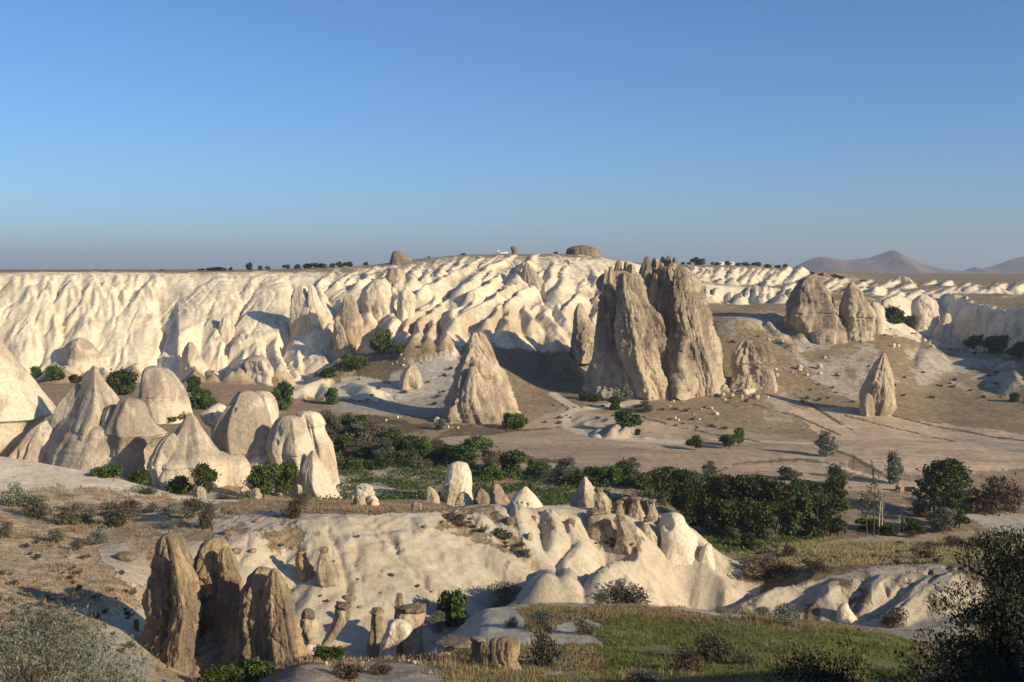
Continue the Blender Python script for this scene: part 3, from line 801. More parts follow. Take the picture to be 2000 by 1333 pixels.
blend(0.6 * inpoly([(1480, 775), (1560, 780), (1650, 830), (1500, 830)], 10, (340, 420)) * sstep(-0.15, 0.1, jx), GREYW * 0.9, 0.6)
blend(inpoly([(755, 745), (800, 715), (900, 668), (890, 775), (765, 778)], 16, (380, 470)), GREYW * 1.05, 0.7)
blend(0.8 * inpoly([(640, 790), (880, 770), (880, 815), (700, 812)], 6, (340, 460)), GREYW * 0.8, 0.6)
# fields
blend(inpoly([(770, 858), (1000, 838), (1090, 800), (1240, 812), (1420, 838), (1570, 860), (1665, 885), (1640, 932), (1380, 925), (1100, 915), (1010, 882), (850, 872)], 2, (255, 400)), SOIL, 0.3, 1.0)
blend(inpoly([(1540, 800), (1640, 795), (1740, 815), (2010, 850), (2010, 915), (1900, 925), (1720, 925), (1650, 890)], 3, (240, 400)), SOIL * 1.22, 0.35, 1.0)
blend(inpoly([(1100, 805), (1250, 812), (1330, 838), (1340, 860), (1150, 848)], 3, (300, 400)), SOIL * 1.12, 0.35, 0.8)
blend(inpoly([(1010, 875), (1150, 868), (1400, 884), (1420, 905), (1380, 922), (1110, 912)], 4, (250, 330)), SOIL * 0.86, 0.35, 1.0)
blend(inpoly([(1390, 925), (1440, 903), (1560, 900), (1640, 908), (1660, 935), (1560, 945)], 3, (240, 300)), SOIL * 1.0, 0.3, 1.0)
blend(inpoly([(1640, 938), (1790, 940), (1790, 958), (1650, 962)], 2, (220, 290)), SOIL * 1.15, 0.3)
blend(inpoly([(1650, 975), (1770, 990), (1760, 1020), (1650, 1015)], 4, (205, 260)), DRY * 1.2, 0.5)
blend(along([(1390, 858), (1480, 862), (1560, 866), (1625, 868)], 5, (280, 400)), CREAM * 0.82, 0.2)
blend(along([(1245, 786), (1170, 795), (1120, 802), (1100, 815), (1112, 836), (1150, 848), (1210, 857), (1330, 863)], 11, (300, 420)), CREAM * 0.82, 0.2, 0)
blend(along([(1080, 770), (1110, 790), (1130, 800)], 9, (340, 440)), CREAM * 0.82, 0.3)
blend(inpoly([(1118, 812), (1190, 815), (1245, 838), (1235, 852), (1150, 846)], 2, (320, 400)), WHITE * 0.85, 0.3, 0)
blend(inpoly([(1245, 848), (1285, 850), (1320, 860), (1250, 858)], 2, (320, 400)), WHITE * 0.9, 0.3, 0)
blend(along([(1600, 905), (1655, 918), (1715, 935), (1770, 952)], 6, (230, 320)), CREAM * 0.82, 0.2, 0)
blend(along([(1600, 905), (1615, 885), (1590, 868)], 6, (250, 360)), GREYW * 0.85, 0.3, 0)
for ln, wd_, dr_ in [([(1250, 815), (1330, 835), (1400, 850), (1480, 862)], 4, (300, 400)), ([(1390, 925), (1440, 905), (1560, 898), (1640, 906)], 5, (240, 330)), ([(780, 860), (900, 850), (1000, 842), (1090, 836)], 5, (280, 380)),
                     ([(1650, 812), (1740, 835), (1860, 862)], 3, (280, 400)), ([(1740, 812), (1820, 832), (1950, 856), (2010, 862)], 4, (280, 400)), ([(1600, 870), (1660, 890), (1720, 925)], 6, (240, 360)), ([(1470, 790), (1560, 815), (1640, 850)], 4, (300, 400)), ([(1550, 770), (1620, 815), (1680, 850)], 4, (320, 420))]:
    blend(0.95 * along(ln, wd_, dr_) * sstep(-0.5, 0.0, jy + 0.6 * fine), DRY * 0.62, 0.9)
blend(inpoly([(1900, 862), (2010, 866), (2010, 884), (1930, 880)], 2, (240, 360)), WHITE * 0.8, 0.3)
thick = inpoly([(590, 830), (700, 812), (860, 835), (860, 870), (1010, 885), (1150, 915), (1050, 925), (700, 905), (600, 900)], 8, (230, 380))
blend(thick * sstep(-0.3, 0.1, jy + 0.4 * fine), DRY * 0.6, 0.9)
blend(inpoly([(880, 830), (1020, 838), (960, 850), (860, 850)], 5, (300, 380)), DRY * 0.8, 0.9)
# vineyard floor
vine = inpoly([(600, 905), (700, 880), (1000, 905), (1150, 915), (1450, 935), (1400, 1000), (1000, 1000), (640, 985)], 6, (200, 300))
blend(vine, EARTH * 1.05, 0.6)
blend(vine * sstep(0.02, 0.25, jy + 0.6 * fine), WHITE * 0.85, 0.4)
blend(inpoly([(630, 930), (740, 932), (770, 955), (760, 985), (630, 975)], 4, (200, 270)), WHITE, 0.2)
# foreground
blend((DD > 40) * (1 - sstep(186, 200, DD)) * (PX < 480) * sstep(-0.5, 0.3, jx + 0.5 * fine + 0.2), np.array([0.58, 0.445, 0.295]), 0.9)
blend((DD > 40) * (1 - sstep(186, 200, DD)) * (PX < 480) * sstep(0.15, 0.5, jy + 0.4 * fine) * 0.8, np.array([0.44, 0.33, 0.215]), 0.9)
blend(inpoly([(-20, 880), (100, 900), (250, 938), (420, 968), (500, 985), (420, 985), (330, 968), (180, 955), (90, 950), (-20, 965)], 7, (120, 196)), CREAM * 0.9, 0.25)
blend(sstep(195, 205, DD) * (1 - sstep(215, 230, DD)) * (PXv < 650), WHITE * 0.9, 0.3)
blend(inpoly([(185, 1070), (240, 1060), (280, 1085), (310, 1150), (250, 1140), (200, 1100)], 5, (60, 150)), WHITE * 0.95, 0.25)
blend(inpoly([(150, 1333), (165, 1250), (230, 1195), (290, 1180), (300, 1333)], 5, (60, 140)), WHITE * 0.95, 0.25)
big = inpoly([(320, 1080), (330, 1035), (440, 1006), (560, 999), (600, 1005), (850, 1002), (1000, 970), (1330, 960), (1500, 1130), (1430, 1260), (1100, 1260), (860, 1260), (620, 1333), (560, 1340), (330, 1340)], 4, (78, 181))
big = np.maximum(big, (DD > 76) * (DD < 146) * (PX > 330) * (PX < 1560) * sstep(-33.5, -35.5, GZ + 1.2 * jx))
blend(big, WHITE, 0.12)
yel = big * sstep(0.25, 0.5, jx)
blend(0.35 * yel, np.array([0.60, 0.47, 0.26]))
blend(big * inpoly([(330, 1030), (440, 1010), (560, 1010), (600, 1060), (520, 1100), (430, 1060), (340, 1060)], 14, (105, 182)) * sstep(-0.1, 0.15, jy + 0.6 * fine), DRY * 1.3, 0.7)
blend(inpoly([(850, 1000), (960, 985), (1000, 1010), (1035, 1090), (990, 1075), (900, 1050), (860, 1030)], 8, (110, 182)) * sstep(-0.35, 0.0, jx + 0.7 * fine), DRY * 1.2, 0.9)
blend(inpoly([(1160, 1030), (1250, 1050), (1240, 1078), (1190, 1070)], 6, (110, 182)), DRY * 1.05, 0.9)
blend(inpoly([(1310, 1030), (1340, 1045), (1370, 1085), (1350, 1080)], 6, (110, 182)), DRY * 1.05, 0.9)
blend(big * sstep(0.42, 0.55, fine + 0.3 * jx) * 0.5, DRY, 0.8)
blend(inpoly([(400, 985), (600, 970), (900, 985), (880, 1001), (600, 1004), (560, 998), (430, 1004)], 3, (136, 205)), DRY * 1.25, 0.8)
bare = inpoly([(1440, 1180), (1540, 1145), (1700, 1108), (1830, 1100), (1930, 1140), (1900, 1260), (1440, 1260)], 6, (112, 156))
blend(bare, WHITE * 0.85, 0.3)
blend(bare * sstep(0.2, 0.4, jy + 0.3 * fine), DRY * 0.8, 0.8)
blend(inpoly([(590, 1298), (700, 1294), (900, 1296), (1010, 1300), (1200, 1322), (1210, 1345), (560, 1345)], 5, (50, 71)), np.array([0.44, 0.355, 0.255]), 0.7)
blend(inpoly([(1140, 1195), (1300, 1190), (1500, 1225), (1800, 1240), (1800, 1333), (1150, 1320), (1160, 1260)], 25, (55, 112)), GRASS, 0.8)
blend(inpoly([(1000, 1185), (1250, 1180), (1500, 1215), (1490, 1228), (1250, 1205), (1100, 1215), (1050, 1250)], 6, (55, 112)), DRY * 0.95, 0.9)
blend(inpoly([(1560, 1058), (1900, 1036), (1900, 1050), (1600, 1066)], 2, (180, 215)), SOIL * 1.0, 0.4, 0.6)
blend(inpoly([(1390, 1050), (1620, 1054), (1560, 1076), (1400, 1088)], 4, (175, 215)), GREEN * 1.5, 0.9)
blend(inpoly([(1400, 1088), (1520, 1078), (1530, 1110), (1450, 1120)], 5, (165, 200)), EARTH * 0.9, 0.6)
blend(inpoly([(1870, 1000), (2010, 1000), (2010, 1045), (1930, 1032)], 4, (190, 260)), GREYW * 0.95, 0.4)
blend(sstep(1000, 1600, DD + 200 * jx), np.array([0.27, 0.20, 0.13]), 0.6)

TERR = terrain_material()
cuts = [("foreground_slope", 1.2, 196), ("valley_floor", 196, 440), ("tuff_hillside", 440, 660), ("far_plateau", 660, 12000)]
for nm, a, b in cuts:
    i = max(int(np.searchsorted(R, a)) - 0, 0) if a > 1.3 else 0
    j = min(int(np.searchsorted(R, b)), nr - 1)
    sl = slice(i, j + 1); n_ = j + 1 - i
    V = np.stack([GX[sl], GY[sl], GZ[sl]], -1).reshape(-1, 3)
    fc = grid_faces(n_, nc, wrap=True)[:, ::-1]
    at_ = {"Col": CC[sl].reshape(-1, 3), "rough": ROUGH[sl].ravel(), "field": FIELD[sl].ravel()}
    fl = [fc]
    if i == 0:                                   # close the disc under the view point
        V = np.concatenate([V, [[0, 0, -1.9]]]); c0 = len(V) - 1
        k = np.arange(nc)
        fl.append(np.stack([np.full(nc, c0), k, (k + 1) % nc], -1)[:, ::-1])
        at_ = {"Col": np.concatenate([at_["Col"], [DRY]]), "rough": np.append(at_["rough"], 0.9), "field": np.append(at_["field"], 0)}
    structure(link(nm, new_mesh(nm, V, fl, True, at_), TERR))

# --- far volcanic hills
def hill(name, D, sil, depth, amp, seed, col):
    sil = np.array(sil, float)
    px = np.linspace(sil[0, 0], sil[-1, 0], 150)
    top = pchip(sil[:, 0], sil[:, 1], px)
    base = D * -0.0028
    H = np.maximum(zpix(top, D) - base, 0.0)
    t = np.linspace(-1, 1, 61)
    T, PXh = np.meshgrid(t, px, indexing='ij')
    Hh = np.tile(H, (61, 1))
    prof = np.clip(1 - np.abs(T), 0, 1) ** 1.15
    X = (PXh - 1000) / F * D; Y = D + T * depth * (0.4 + 0.6 * Hh / H.max())
    X = X + 0 * Y
    n = ridged(X * 0.006 + seed, Y * 0.006, 1.0, 3)
    Z = base - 12 + (Hh + 12) * prof * (1 + amp * n * (1 - prof) * prof * 4)
    me = new_mesh(name, np.stack([X, Y, Z], -1).reshape(-1, 3), grid_faces(61, 150), True)
    structure(link(name, me, col))
hm = rock_material("hill_earth", (0.23, 0.175, 0.13), (0.16, 0.125, 0.10), 0.5, 0.004, 0.02, 0.2, 0, 0.1)
hill("volcanic_hill", 5200, [(1555, 520), (1580, 507), (1600, 502), (1650, 508), (1690, 505), (1722, 495), (1741, 489), (1765, 500), (1800, 516), (1850, 527), (1900, 531)], 420, 0.22, 1.0, hm)
hill("volcanic_hill", 6000, [(1885, 531), (1897, 524), (1903, 522), (1912, 525), (1930, 522), (1960, 512), (2000, 501), (2050, 498), (2120, 505), (2200, 528)], 450, 0.22, 9.0, hm)

# ------------------------------------------------------------------ rocks
TUFF = rock_material("pale_tuff", (0.66, 0.56, 0.42), (0.44, 0.35, 0.25), 0.40, 0.16, 1.0, 0.3, 0.25, 0.35)
TUFFG = rock_material("greyed_tuff", (0.58, 0.485, 0.36), (0.33, 0.27, 0.20), 0.60, 0.13, 1.0, 0.3, 0.3, 0.35, 0.0, (-41.0, -38.5, (0.64, 0.545, 0.41), 5.0))
BROWN = rock_material("brown_tuff", (0.48, 0.385, 0.265), (0.23, 0.18, 0.13), 0.54, 0.10, 0.8, 0.5, 0.5, 0.7, 0.35, (-44.0, -28.0, (0.56, 0.455, 0.32), 14.0))
TAN = rock_material("tan_tuff", (0.53, 0.43, 0.30), (0.30, 0.235, 0.165), 0.52, 0.12, 1.0, 0.5, 0.35, 0.55, 0.25)
SPIRE = rock_material("pitted_tuff", (0.47, 0.345, 0.20), (0.225, 0.175, 0.125), 0.62, 0.32, 3.4, 0.4, 0.7, 0.9, 0.2)
CAP = rock_material("cap_rock", (0.36, 0.27, 0.175), (0.20, 0.155, 0.11), 0.55, 0.5, 3.0, 0.2, 0.5, 0.8)
WHITEROCK = rock_material("white_tuff", (0.70, 0.60, 0.46), (0.55, 0.455, 0.33), 0.35, 0.3, 1.5, 0.4, 0.2, 0.4)
DARKROCK = rock_material("dark_tuff", (0.35, 0.265, 0.18), (0.20, 0.155, 0.115), 0.6, 0.15, 1.0, 0.6, 0.4, 0.7)

def loft_arrays(D, rows, depth=0.85, nseg=72, nrow=70, amp=0.06, flute=0.05, nfl=9, sq=2.3, seed=0, grooves=(), dents=(), yoff=0.0, top=0.5, skirt=3.0, freq=1.0, lump=0.10, lean=0.0, gul=6, gdep=0.10, gwid=0.22, facets=0, block=0.0, bsize=0.35, strata=0.0, rill=0.0, rfreq=5.0):
    """rows: (photo row, left column, right column) from the top down, standing at depth D"""
    if nseg > 60: nseg, nrow = int(nseg * 0.70), int(nrow * 0.70)
    rows = np.array(rows, float)
    gnd = hfin(((rows[-1, 1] + rows[-1, 2]) / 2 - 1000) / F * D, D + yoff) if D != 100.0 and skirt > 0.3 else 1e9
    if gnd < 1e8: skirt = max(skirt, zpix(rows[-1, 0], D) - gnd + 1.5)
    zz = np.array([zpix(r[0], D) for r in rows])
    sc = D / F * 1.0
    cx = ((rows[:, 1] + rows[:, 2]) / 2 - 1000) / F * D
    hw = np.maximum((rows[:, 2] - rows[:, 1]) / 2 * sc, 0.02)
    H = zz[0] - zz[-1]
    # skirt into the ground
    zz = np.append(zz, zz[-1] - skirt); cx = np.append(cx, cx[-1]); hw = np.append(hw, hw[-1] * (1 + 0.25 * skirt / max(H, 1)))
    s = (zz[0] - zz)
    # denser rows near the top and at the grooves
    t = np.linspace(0, 1, nrow) ** 1.15 * s[-1]
    for gz in grooves:
        q = zz[0] - zpix(gz[0], D)
        wd = gz[1]
        t = np.concatenate([t, q + np.array([-1.2, -0.7, -0.35, 0.0, 0.35, 0.7, 1.2]) * wd])
    t = np.unique(np.clip(t, 0, s[-1]))
    X = pchip(s, cx, t); W = np.maximum(pchip(s, hw, t), 0.0)
    Z = zz[0] - t
    # round off the tip
    if top > 0:
        tr = min(top * max(hw[0], 0.05) + 0.1, 0.2 * s[-1])
        m = t < tr
        W[m] *= np.sqrt(np.clip(1 - (1 - t[m] / tr) ** 2, 0, 1))
    n = len(t)
    th = np.linspace(0, 2 * math.pi, nseg, endpoint=False)
    c, sn = np.cos(th), np.sin(th)
    k = (np.abs(c) ** sq + np.abs(sn) ** sq) ** (-1 / sq)
    ux = (k * c)[None, :]; uy = (k * sn)[None, :]
    depth = np.interp(t, np.linspace(0, s[-1], len(np.atleast_1d(depth))), np.atleast_1d(depth))[:, None] if np.ndim(depth) else depth
    if facets:                                    # broad flat faces with crisp edges
        gf = np.random.default_rng(int(seed) + 900)
        base_a = gf.uniform(0, 6.28) + np.arange(facets) * 2 * math.pi / facets + gf.normal(0, 0.28, facets)
        tn = t / s[-1]
        acc = None
        for q_ in range(facets):
            ca = base_a[q_] + 0.30 * noise3(tn * 2.2, 0 * tn + q_ * 3.7 + seed, 0.5)
            dq = gf.uniform(0.78, 1.0) + 0.16 * noise3(tn * 3.0, 0 * tn + q_ * 5.1 + seed, 4.5)
            cc = np.cos(th[None, :] - ca[:, None])
            r_ = np.where(cc > 0.15, dq[:, None] / np.maximum(cc, 0.15), 9.0)
            acc = r_ if acc is None else np.minimum(acc, r_)
        acc = np.minimum(acc, 1.35)
        ux = acc * c[None, :]; uy = acc * sn[None, :]
        lo_, hi_ = ux.min(1, keepdims=True), ux.max(1, keepdims=True)
        ux = -1 + 2 * (ux - lo_) / (hi_ - lo_)
    Wm = W[:, None]
    bx = X[:, None] + Wm * ux; by = Wm * depth * uy + lean * (t[:, None] - s[-1]) ; bz = np.repeat(Z[:, None], nseg, 1)
    so = seed * 13.7
    wm = np.minimum(Wm, 8.0)
    f0 = freq / max(hw.max(), 0.4)
    d1 = fbm(bx * f0 * 1.3 + so, by * f0 * 1.3, bz * f0 * 0.9, 5, 2.1, 0.52)
    ang = th[None, :] + 0.35 * noise3(0 * bx + so, bz * f0 * 0.6, np.cos(th)[None, :]) 
    fl = ridged(np.cos(ang) * nfl * 0.32 + so, np.sin(ang) * nfl * 0.32, bz * f0 * 0.22, 3)
    big = noise3(bx * f0 * 0.6 + so + 31, by * f0 * 0.6, bz * f0 * 0.45)
    damp = sstep(0.0, 0.06, t / s[-1])[:, None] * 0.8 + 0.2
    dr = wm * damp * (amp * d1 * 2 + flute * fl + lump * big)
    if block:                                     # broken blocks: every cell of rock pushed in or out
        wx = 0.5 * fbm(bx * f0 * 2 + so, by * f0 * 2, bz * f0 * 2, 3); q_ = 1.0 / max(bsize * hw.max(), 0.15)
        for m_, a_ in ((1.0, 1.0), (2.3, 0.45)):
            cv, ce = cells(bx * q_ * m_ + wx + so, by * q_ * m_ + wx, bz * q_ * m_ * 0.55 + wx)
            dr = dr + np.minimum(wm, hw.max() * 0.7) * damp * block * a_ * (cv - 0.9 * (1 - sstep(0.0, 0.16, ce)))
    if strata:
        st1 = noise3(bz * 1.5 * 4 * f0 + 0.3 * fbm(bx * f0, by * f0, bz * f0, 2), 0 * bz + so, 0.5)
        dr = dr + wm * strata * np.clip(st1 * 2.2, -1, 1) * damp
    if rill:
        rl = ridged(np.cos(ang) * rfreq + so, np.sin(ang) * rfreq, bz * f0 * 0.5, 3)
        dr = dr + wm * rill * rl * sstep(-0.3, 0.3, noise3(bx * f0 + so, by * f0 + 7, bz * f0)) * damp
    gg = np.random.default_rng(int(seed) + 500)
    for _ in range(gul):                          # rain gullies running down the flanks
        a0 = gg.uniform(0, 2 * math.pi); ws = gwid * gg.uniform(0.5, 1.5); dp = gdep * gg.uniform(0.4, 1.4); t0 = gg.uniform(0.0, 0.5)
        ac = a0 + gg.normal(0, 0.35) * (t / s[-1]) + 0.25 * noise3(t * 0.25 * f0 * 4, 0 * t + a0 * 3 + so, 0.0)
        da = (th[None, :] - ac[:, None] + math.pi) % (2 * math.pi) - math.pi
        fade = sstep(t0 - 0.02, t0 + 0.12, t / s[-1])[:, None]
        dr = dr - wm * dp * fade * np.exp(-np.abs(da / ws) ** 1.05)
    for gz in grooves:
        q = zpix(gz[0], D) + gz[1] * 0.8 * noise3(np.cos(th) * 1.7 + so, np.sin(th) * 1.7, 0.0)[None, :]
        dr = dr - gz[2] * np.exp(-((bz - q) / (gz[1] * 0.45)) ** 2) * sstep(-0.45, 0.2, noise3(np.cos(th) * 2.3 + so, np.sin(th) * 2.3, 9.0))[None, :]
    for (dx_, dy_, rad, dep) in dents:            # openings seen on the camera side
        px_, pz_ = (dx_ - 1000) / F * D, zpix(dy_, D)
        e = ((bx - px_) / rad) ** 2 + ((bz - pz_) / (rad * 1.3)) ** 2
        dr = dr - dep * (1 - sstep(0.7, 1.25, np.sqrt(e))) * (np.sin(th)[None, :] < 0)
    x = bx + dr * ux; y = D + yoff + by + dr * uy * 1.0
    z = bz + 0.35 * wm * amp * d1 * damp
    V = np.stack([x, y, z], -1).reshape(-1, 3)
    Fc = grid_faces(n, nseg, wrap=True)
    V = np.concatenate([V, [[x[0].mean(), y[0].mean(), Z[0] + 0.03 * wm[0, 0]]]])
    ti = len(V) - 1
    j = np.arange(nseg)
    cap = np.stack([np.full(nseg, ti), (j + 1) % nseg, j], -1)
    return V, Fc[:, ::-1], cap

def loft(name, parent=None, mat=None, origin=None, **kw):
    parts = kw.pop('parts', None)
    specs = parts if parts else [kw]
    Vs, Q, T, o = [], [], [], 0
    for sp_ in specs:
        V, q, c = loft_arrays(**sp_)
        Vs.append(V); Q.append(q + o); T.append(c + o); o += len(V)
    V = np.concatenate(Vs)
    if origin is None:
        origin = np.array([V[:, 0].mean(), V[:, 1].mean(), V[:, 2].min()])
    me = new_mesh(name, V - origin, [np.concatenate(Q), np.concatenate(T)], True)
    ob = link(name, me, mat, parent)
    ob.location = origin if parent is None else np.array(origin) - np.array(parent.location)
    return ob

def empty(name, loc):
    o = link(name, None)
    o.location = loc
    o.empty_display_size = 1.0
    return o

def rock(name, label, D, rows, mat, cat="rock", group=None, **kw):
    return tag(loft(name, None, mat, D=D, rows=rows, **kw), label, cat, group)

# --- the great two-towered rock (left tower, right tower, pinnacles)
D = 405
m = empty("rock_massif", at(1285, 772, D))
tag(m, "huge brown two-towered rock with jagged pinnacles rising from the valley edge", "rock")
loft("tower", m, BROWN, parts=[
    dict(D=D, yoff=4, seed=1, depth=[0.8, 0.75, 0.6], nseg=240, nrow=230, block=0.06, bsize=0.22, strata=0.02, rill=0.03, amp=0.10, flute=0.15, nfl=12, lump=0.2, facets=7, sq=2.6, skirt=6, gul=12, gdep=0.16, gwid=0.14, top=0.3,
         rows=[(528, 1184, 1248), (545, 1178, 1256), (572, 1176, 1266), (590, 1178, 1264), (600, 1177, 1262), (640, 1172, 1290), (690, 1160, 1302), (730, 1146, 1306), (760, 1134, 1310), (775, 1126, 1312)],
         grooves=[(572, 1.0, 0.9), (598, 1.2, 0.8)]),
    dict(D=D - 8, seed=7, depth=0.75, nseg=150, nrow=150, block=0.08, bsize=0.3, rill=0.05, amp=0.09, flute=0.12, nfl=8, lump=0.14, facets=6, skirt=5, gul=7, gdep=0.15, top=0.5,
         rows=[(532, 1208, 1236), (560, 1205, 1246), (604, 1204, 1262), (640, 1206, 1274), (680, 1212, 1282), (720, 1222, 1294), (750, 1238, 1302), (778, 1246, 1310)]),
    dict(D=D - 2, seed=5, depth=0.8, nseg=140, nrow=130, block=0.08, bsize=0.3, rill=0.05, amp=0.09, flute=0.12, nfl=8, lump=0.14, facets=6, skirt=5, gul=7, gdep=0.15, top=0.4,
         rows=[(588, 1252, 1264), (610, 1250, 1282), (622, 1250, 1292), (640, 1250, 1300), (690, 1256, 1304), (740, 1266, 1308), (772, 1272, 1312)])])
loft("tower", m, BROWN, parts=[
    dict(D=D + 6, seed=2, depth=[0.8, 0.7, 0.6], nseg=240, nrow=230, block=0.06, bsize=0.22, strata=0.02, rill=0.03, amp=0.10, flute=0.15, nfl=12, lump=0.16, facets=7, sq=2.6, skirt=6, gul=12, gdep=0.16, gwid=0.14, top=0.3,
         rows=[(518, 1288, 1336), (530, 1284, 1350), (556, 1284, 1368), (585, 1280, 1382), (612, 1282, 1390), (650, 1288, 1402), (700, 1298, 1416), (740, 1306, 1424), (765, 1312, 1426)],
         grooves=[(584, 1.2, 0.9)]),
    dict(D=D - 4, seed=9, depth=0.7, nseg=140, nrow=140, block=0.08, bsize=0.3, rill=0.05, amp=0.09, flute=0.15, nfl=8, lump=0.16, facets=7, skirt=5, gul=7, gdep=0.15, top=0.8,
         rows=[(520, 1318, 1336), (560, 1316, 1352), (600, 1316, 1368), (660, 1322, 1384), (720, 1330, 1404), (768, 1338, 1412)]),
    dict(D=D + 14, seed=12, depth=0.9, nseg=70, nrow=60, amp=0.09, flute=0.08, nfl=8, lump=0.14, facets=6, skirt=20, top=0.6,
         rows=[(540, 1250, 1290), (580, 1248, 1296), (640, 1256, 1300), (720, 1262, 1312)])])
for i, (x, y0, y1, w_, dy) in enumerate([(1192, 520, 556, 13, 0), (1207, 508, 556, 16, 5), (1222, 510, 556, 15, 8), (1232, 515, 566, 26, 2), (1244, 532, 575, 18, -3), (1183, 526, 560, 11, 0),
                                          (1263, 500, 548, 20, 16), (1279, 503, 552, 24, 20), (1262, 528, 566, 22, 8), (1294, 500, 552, 16, 14), (1305, 499, 548, 15, 12), (1317, 502, 545, 15, 10),
                                          (1291, 512, 560, 16, 6), (1330, 520, 560, 22, 2), (1312, 512, 556, 26, 4), (1345, 532, 570, 24, 0), (1278, 533, 570, 16, 4)]):
    loft("pinnacle", m, DARKROCK if i in (1, 2, 9, 10, 11) else BROWN, D=D + dy, seed=20 + i, nseg=48, nrow=44, block=0.12, amp=0.14, flute=0.14, nfl=5, lump=0.24, facets=5, skirt=4, top=0.5,
         rows=[(y0, x - w_ * 0.10, x + w_ * 0.12), (y0 + (y1 - y0) * 0.12, x - w_ * 0.30, x + w_ * 0.34), (y0 + (y1 - y0) * 0.25, x - w_ * 0.34, x + w_ * 0.34), (y0 + (y1 - y0) * 0.45, x - w_ * 0.52, x + w_ * 0.56), (y1, x - w_ * 0.95, x + w_ * 1.0)])

# --- lone cone with a split tip beside the field
D = 362
tag(loft("rock_cone", None, TAN, parts=[
    dict(D=D, seed=31, nseg=150, nrow=150, block=0.08, bsize=0.3, rill=0.05, depth=0.75, amp=0.07, flute=0.15, nfl=9, lump=0.16, facets=7, skirt=4, top=0.5,
         rows=[(649, 924, 931), (665, 915, 938), (690, 906, 956), (720, 896, 975), (760, 884, 996), (800, 872, 1010), (832, 870, 1014)]),
    dict(D=D + 2, seed=33, nseg=90, nrow=90, block=0.06, rill=0.05, depth=0.8, amp=0.08, flute=0.08, nfl=7, lump=0.14, facets=6, skirt=2, top=0.5,
         rows=[(648, 934, 938), (662, 932, 950), (690, 930, 966), (730, 930, 984), (790, 936, 1004), (825, 940, 1018)]),
    dict(D=D - 7, seed=34, nseg=90, nrow=90, block=0.06, depth=0.7, amp=0.08, flute=0.15, nfl=7, lump=0.14, facets=6, skirt=3, top=0.8,
         rows=[(715, 916, 930), (750, 908, 946), (790, 902, 966), (834, 906, 985)])]),
    "tall tan rock cone with a split tip standing beside the ploughed field", "rock")
# --- slim spire and square block east of the great rock
D = 378
tag(loft("rock_spire", None, TAN, parts=[
    dict(D=D, seed=41, nseg=120, nrow=120, block=0.06, rill=0.04, depth=0.7, amp=0.08, flute=0.15, nfl=7, lump=0.14, facets=6, top=0.5, sq=2.5,
         rows=[(690, 1727, 1732), (705, 1716, 1737), (725, 1703, 1743), (750, 1694, 1748), (780, 1684, 1751), (798, 1690, 1752), (812, 1698, 1740)]),
    dict(D=D - 2.2, seed=43, nseg=50, nrow=40, depth=0.8, amp=0.07, flute=0.05, lump=0.14, facets=6, top=1.0, rows=[(768, 1694, 1704), (778, 1686, 1712), (795, 1683, 1715), (812, 1686, 1716)]),
    dict(D=D - 1.5, seed=44, nseg=50, nrow=40, depth=0.8, amp=0.07, flute=0.08, lump=0.14, facets=6, top=1.0, rows=[(730, 1724, 1732), (760, 1717, 1744), (800, 1712, 1752), (811, 1712, 1744)])]),
    "slim pale spire with a notched crest alone on the dry slope above the fields", "rock")
D = 412
tag(loft("rock_block", None, BROWN, parts=[
    dict(D=D, seed=45, nseg=120, nrow=100, block=0.09, rill=0.04, depth=0.6, amp=0.08, flute=0.15, nfl=8, lump=0.16, facets=7, top=0.4, sq=3.2,
         rows=[(664, 1448, 1482), (674, 1444, 1497), (700, 1436, 1504), (735, 1432, 1512), (757, 1428, 1518)], grooves=[(712, 0.8, 0.5)]),
    dict(D=D - 3, seed=46, nseg=40, nrow=40, depth=0.9, amp=0.07, flute=0.05, lump=0.14, facets=6, top=0.9, rows=[(716, 1494, 1504), (730, 1488, 1514), (757, 1484, 1520)])]),
    "blocky reddish brown rock stump at the foot of the two-towered rock", "rock")
D = 405
rock("rock_shard", "thin upright pale shard in front of the blocky rock stump", D - 3, [(731, 1462, 1465), (742, 1460, 1466), (756, 1457, 1468)], TAN, seed=47, nseg=20, nrow=20)
# --- pair of cones on the right with a fluted pale base
D = 490
tag(loft("rock_dome", None, BROWN, parts=[
    dict(D=D, seed=51, nseg=130, nrow=110, block=0.06, rill=0.05, depth=0.8, amp=0.07, flute=0.15, nfl=9, lump=0.14, facets=6, top=0.9,
         rows=[(536, 1582, 1592), (544, 1568, 1596), (565, 1552, 1602), (590, 1542, 1612), (610, 1536, 1625), (628, 1534, 1632), (660, 1538, 1640)], grooves=[(612, 1.0, 0.6)]),
    dict(D=D - 1, seed=52, nseg=90, nrow=90, block=0.06, rill=0.05, depth=0.8, amp=0.07, flute=0.15, nfl=7, lump=0.14, facets=6, top=0.8, rows=[(553, 1600, 1606), (575, 1596, 1620), (610, 1596, 1634), (658, 1596, 1650)])]),
    "round-topped dark brown rock with a grooved shaded face beside the pointed cone", "rock")
tag(loft("rock_cone", None, TAN, parts=[
    dict(D=D - 4, seed=53, nseg=130, nrow=110, block=0.06, rill=0.05, depth=0.85, amp=0.06, flute=0.07, nfl=10, lump=0.10, top=0.4,
         rows=[(550, 1661, 1665), (558, 1655, 1672), (580, 1647, 1688), (605, 1640, 1704), (620, 1640, 1710), (628, 1646, 1708), (670, 1644, 1708)], grooves=[(621, 1.0, 0.9)])]),
    "pointed tan rock cone on a fluted pale base next to the round-topped rock", "rock")
rock("rock_hump", "low fluted pale rock apron joining the round-topped rock and the pointed cone", D - 8, [(640, 1600, 1640), (650, 1585, 1648), (668, 1580, 1650)], TAN, seed=56, nseg=70, nrow=40, flute=0.14, nfl=18, block=0.05)
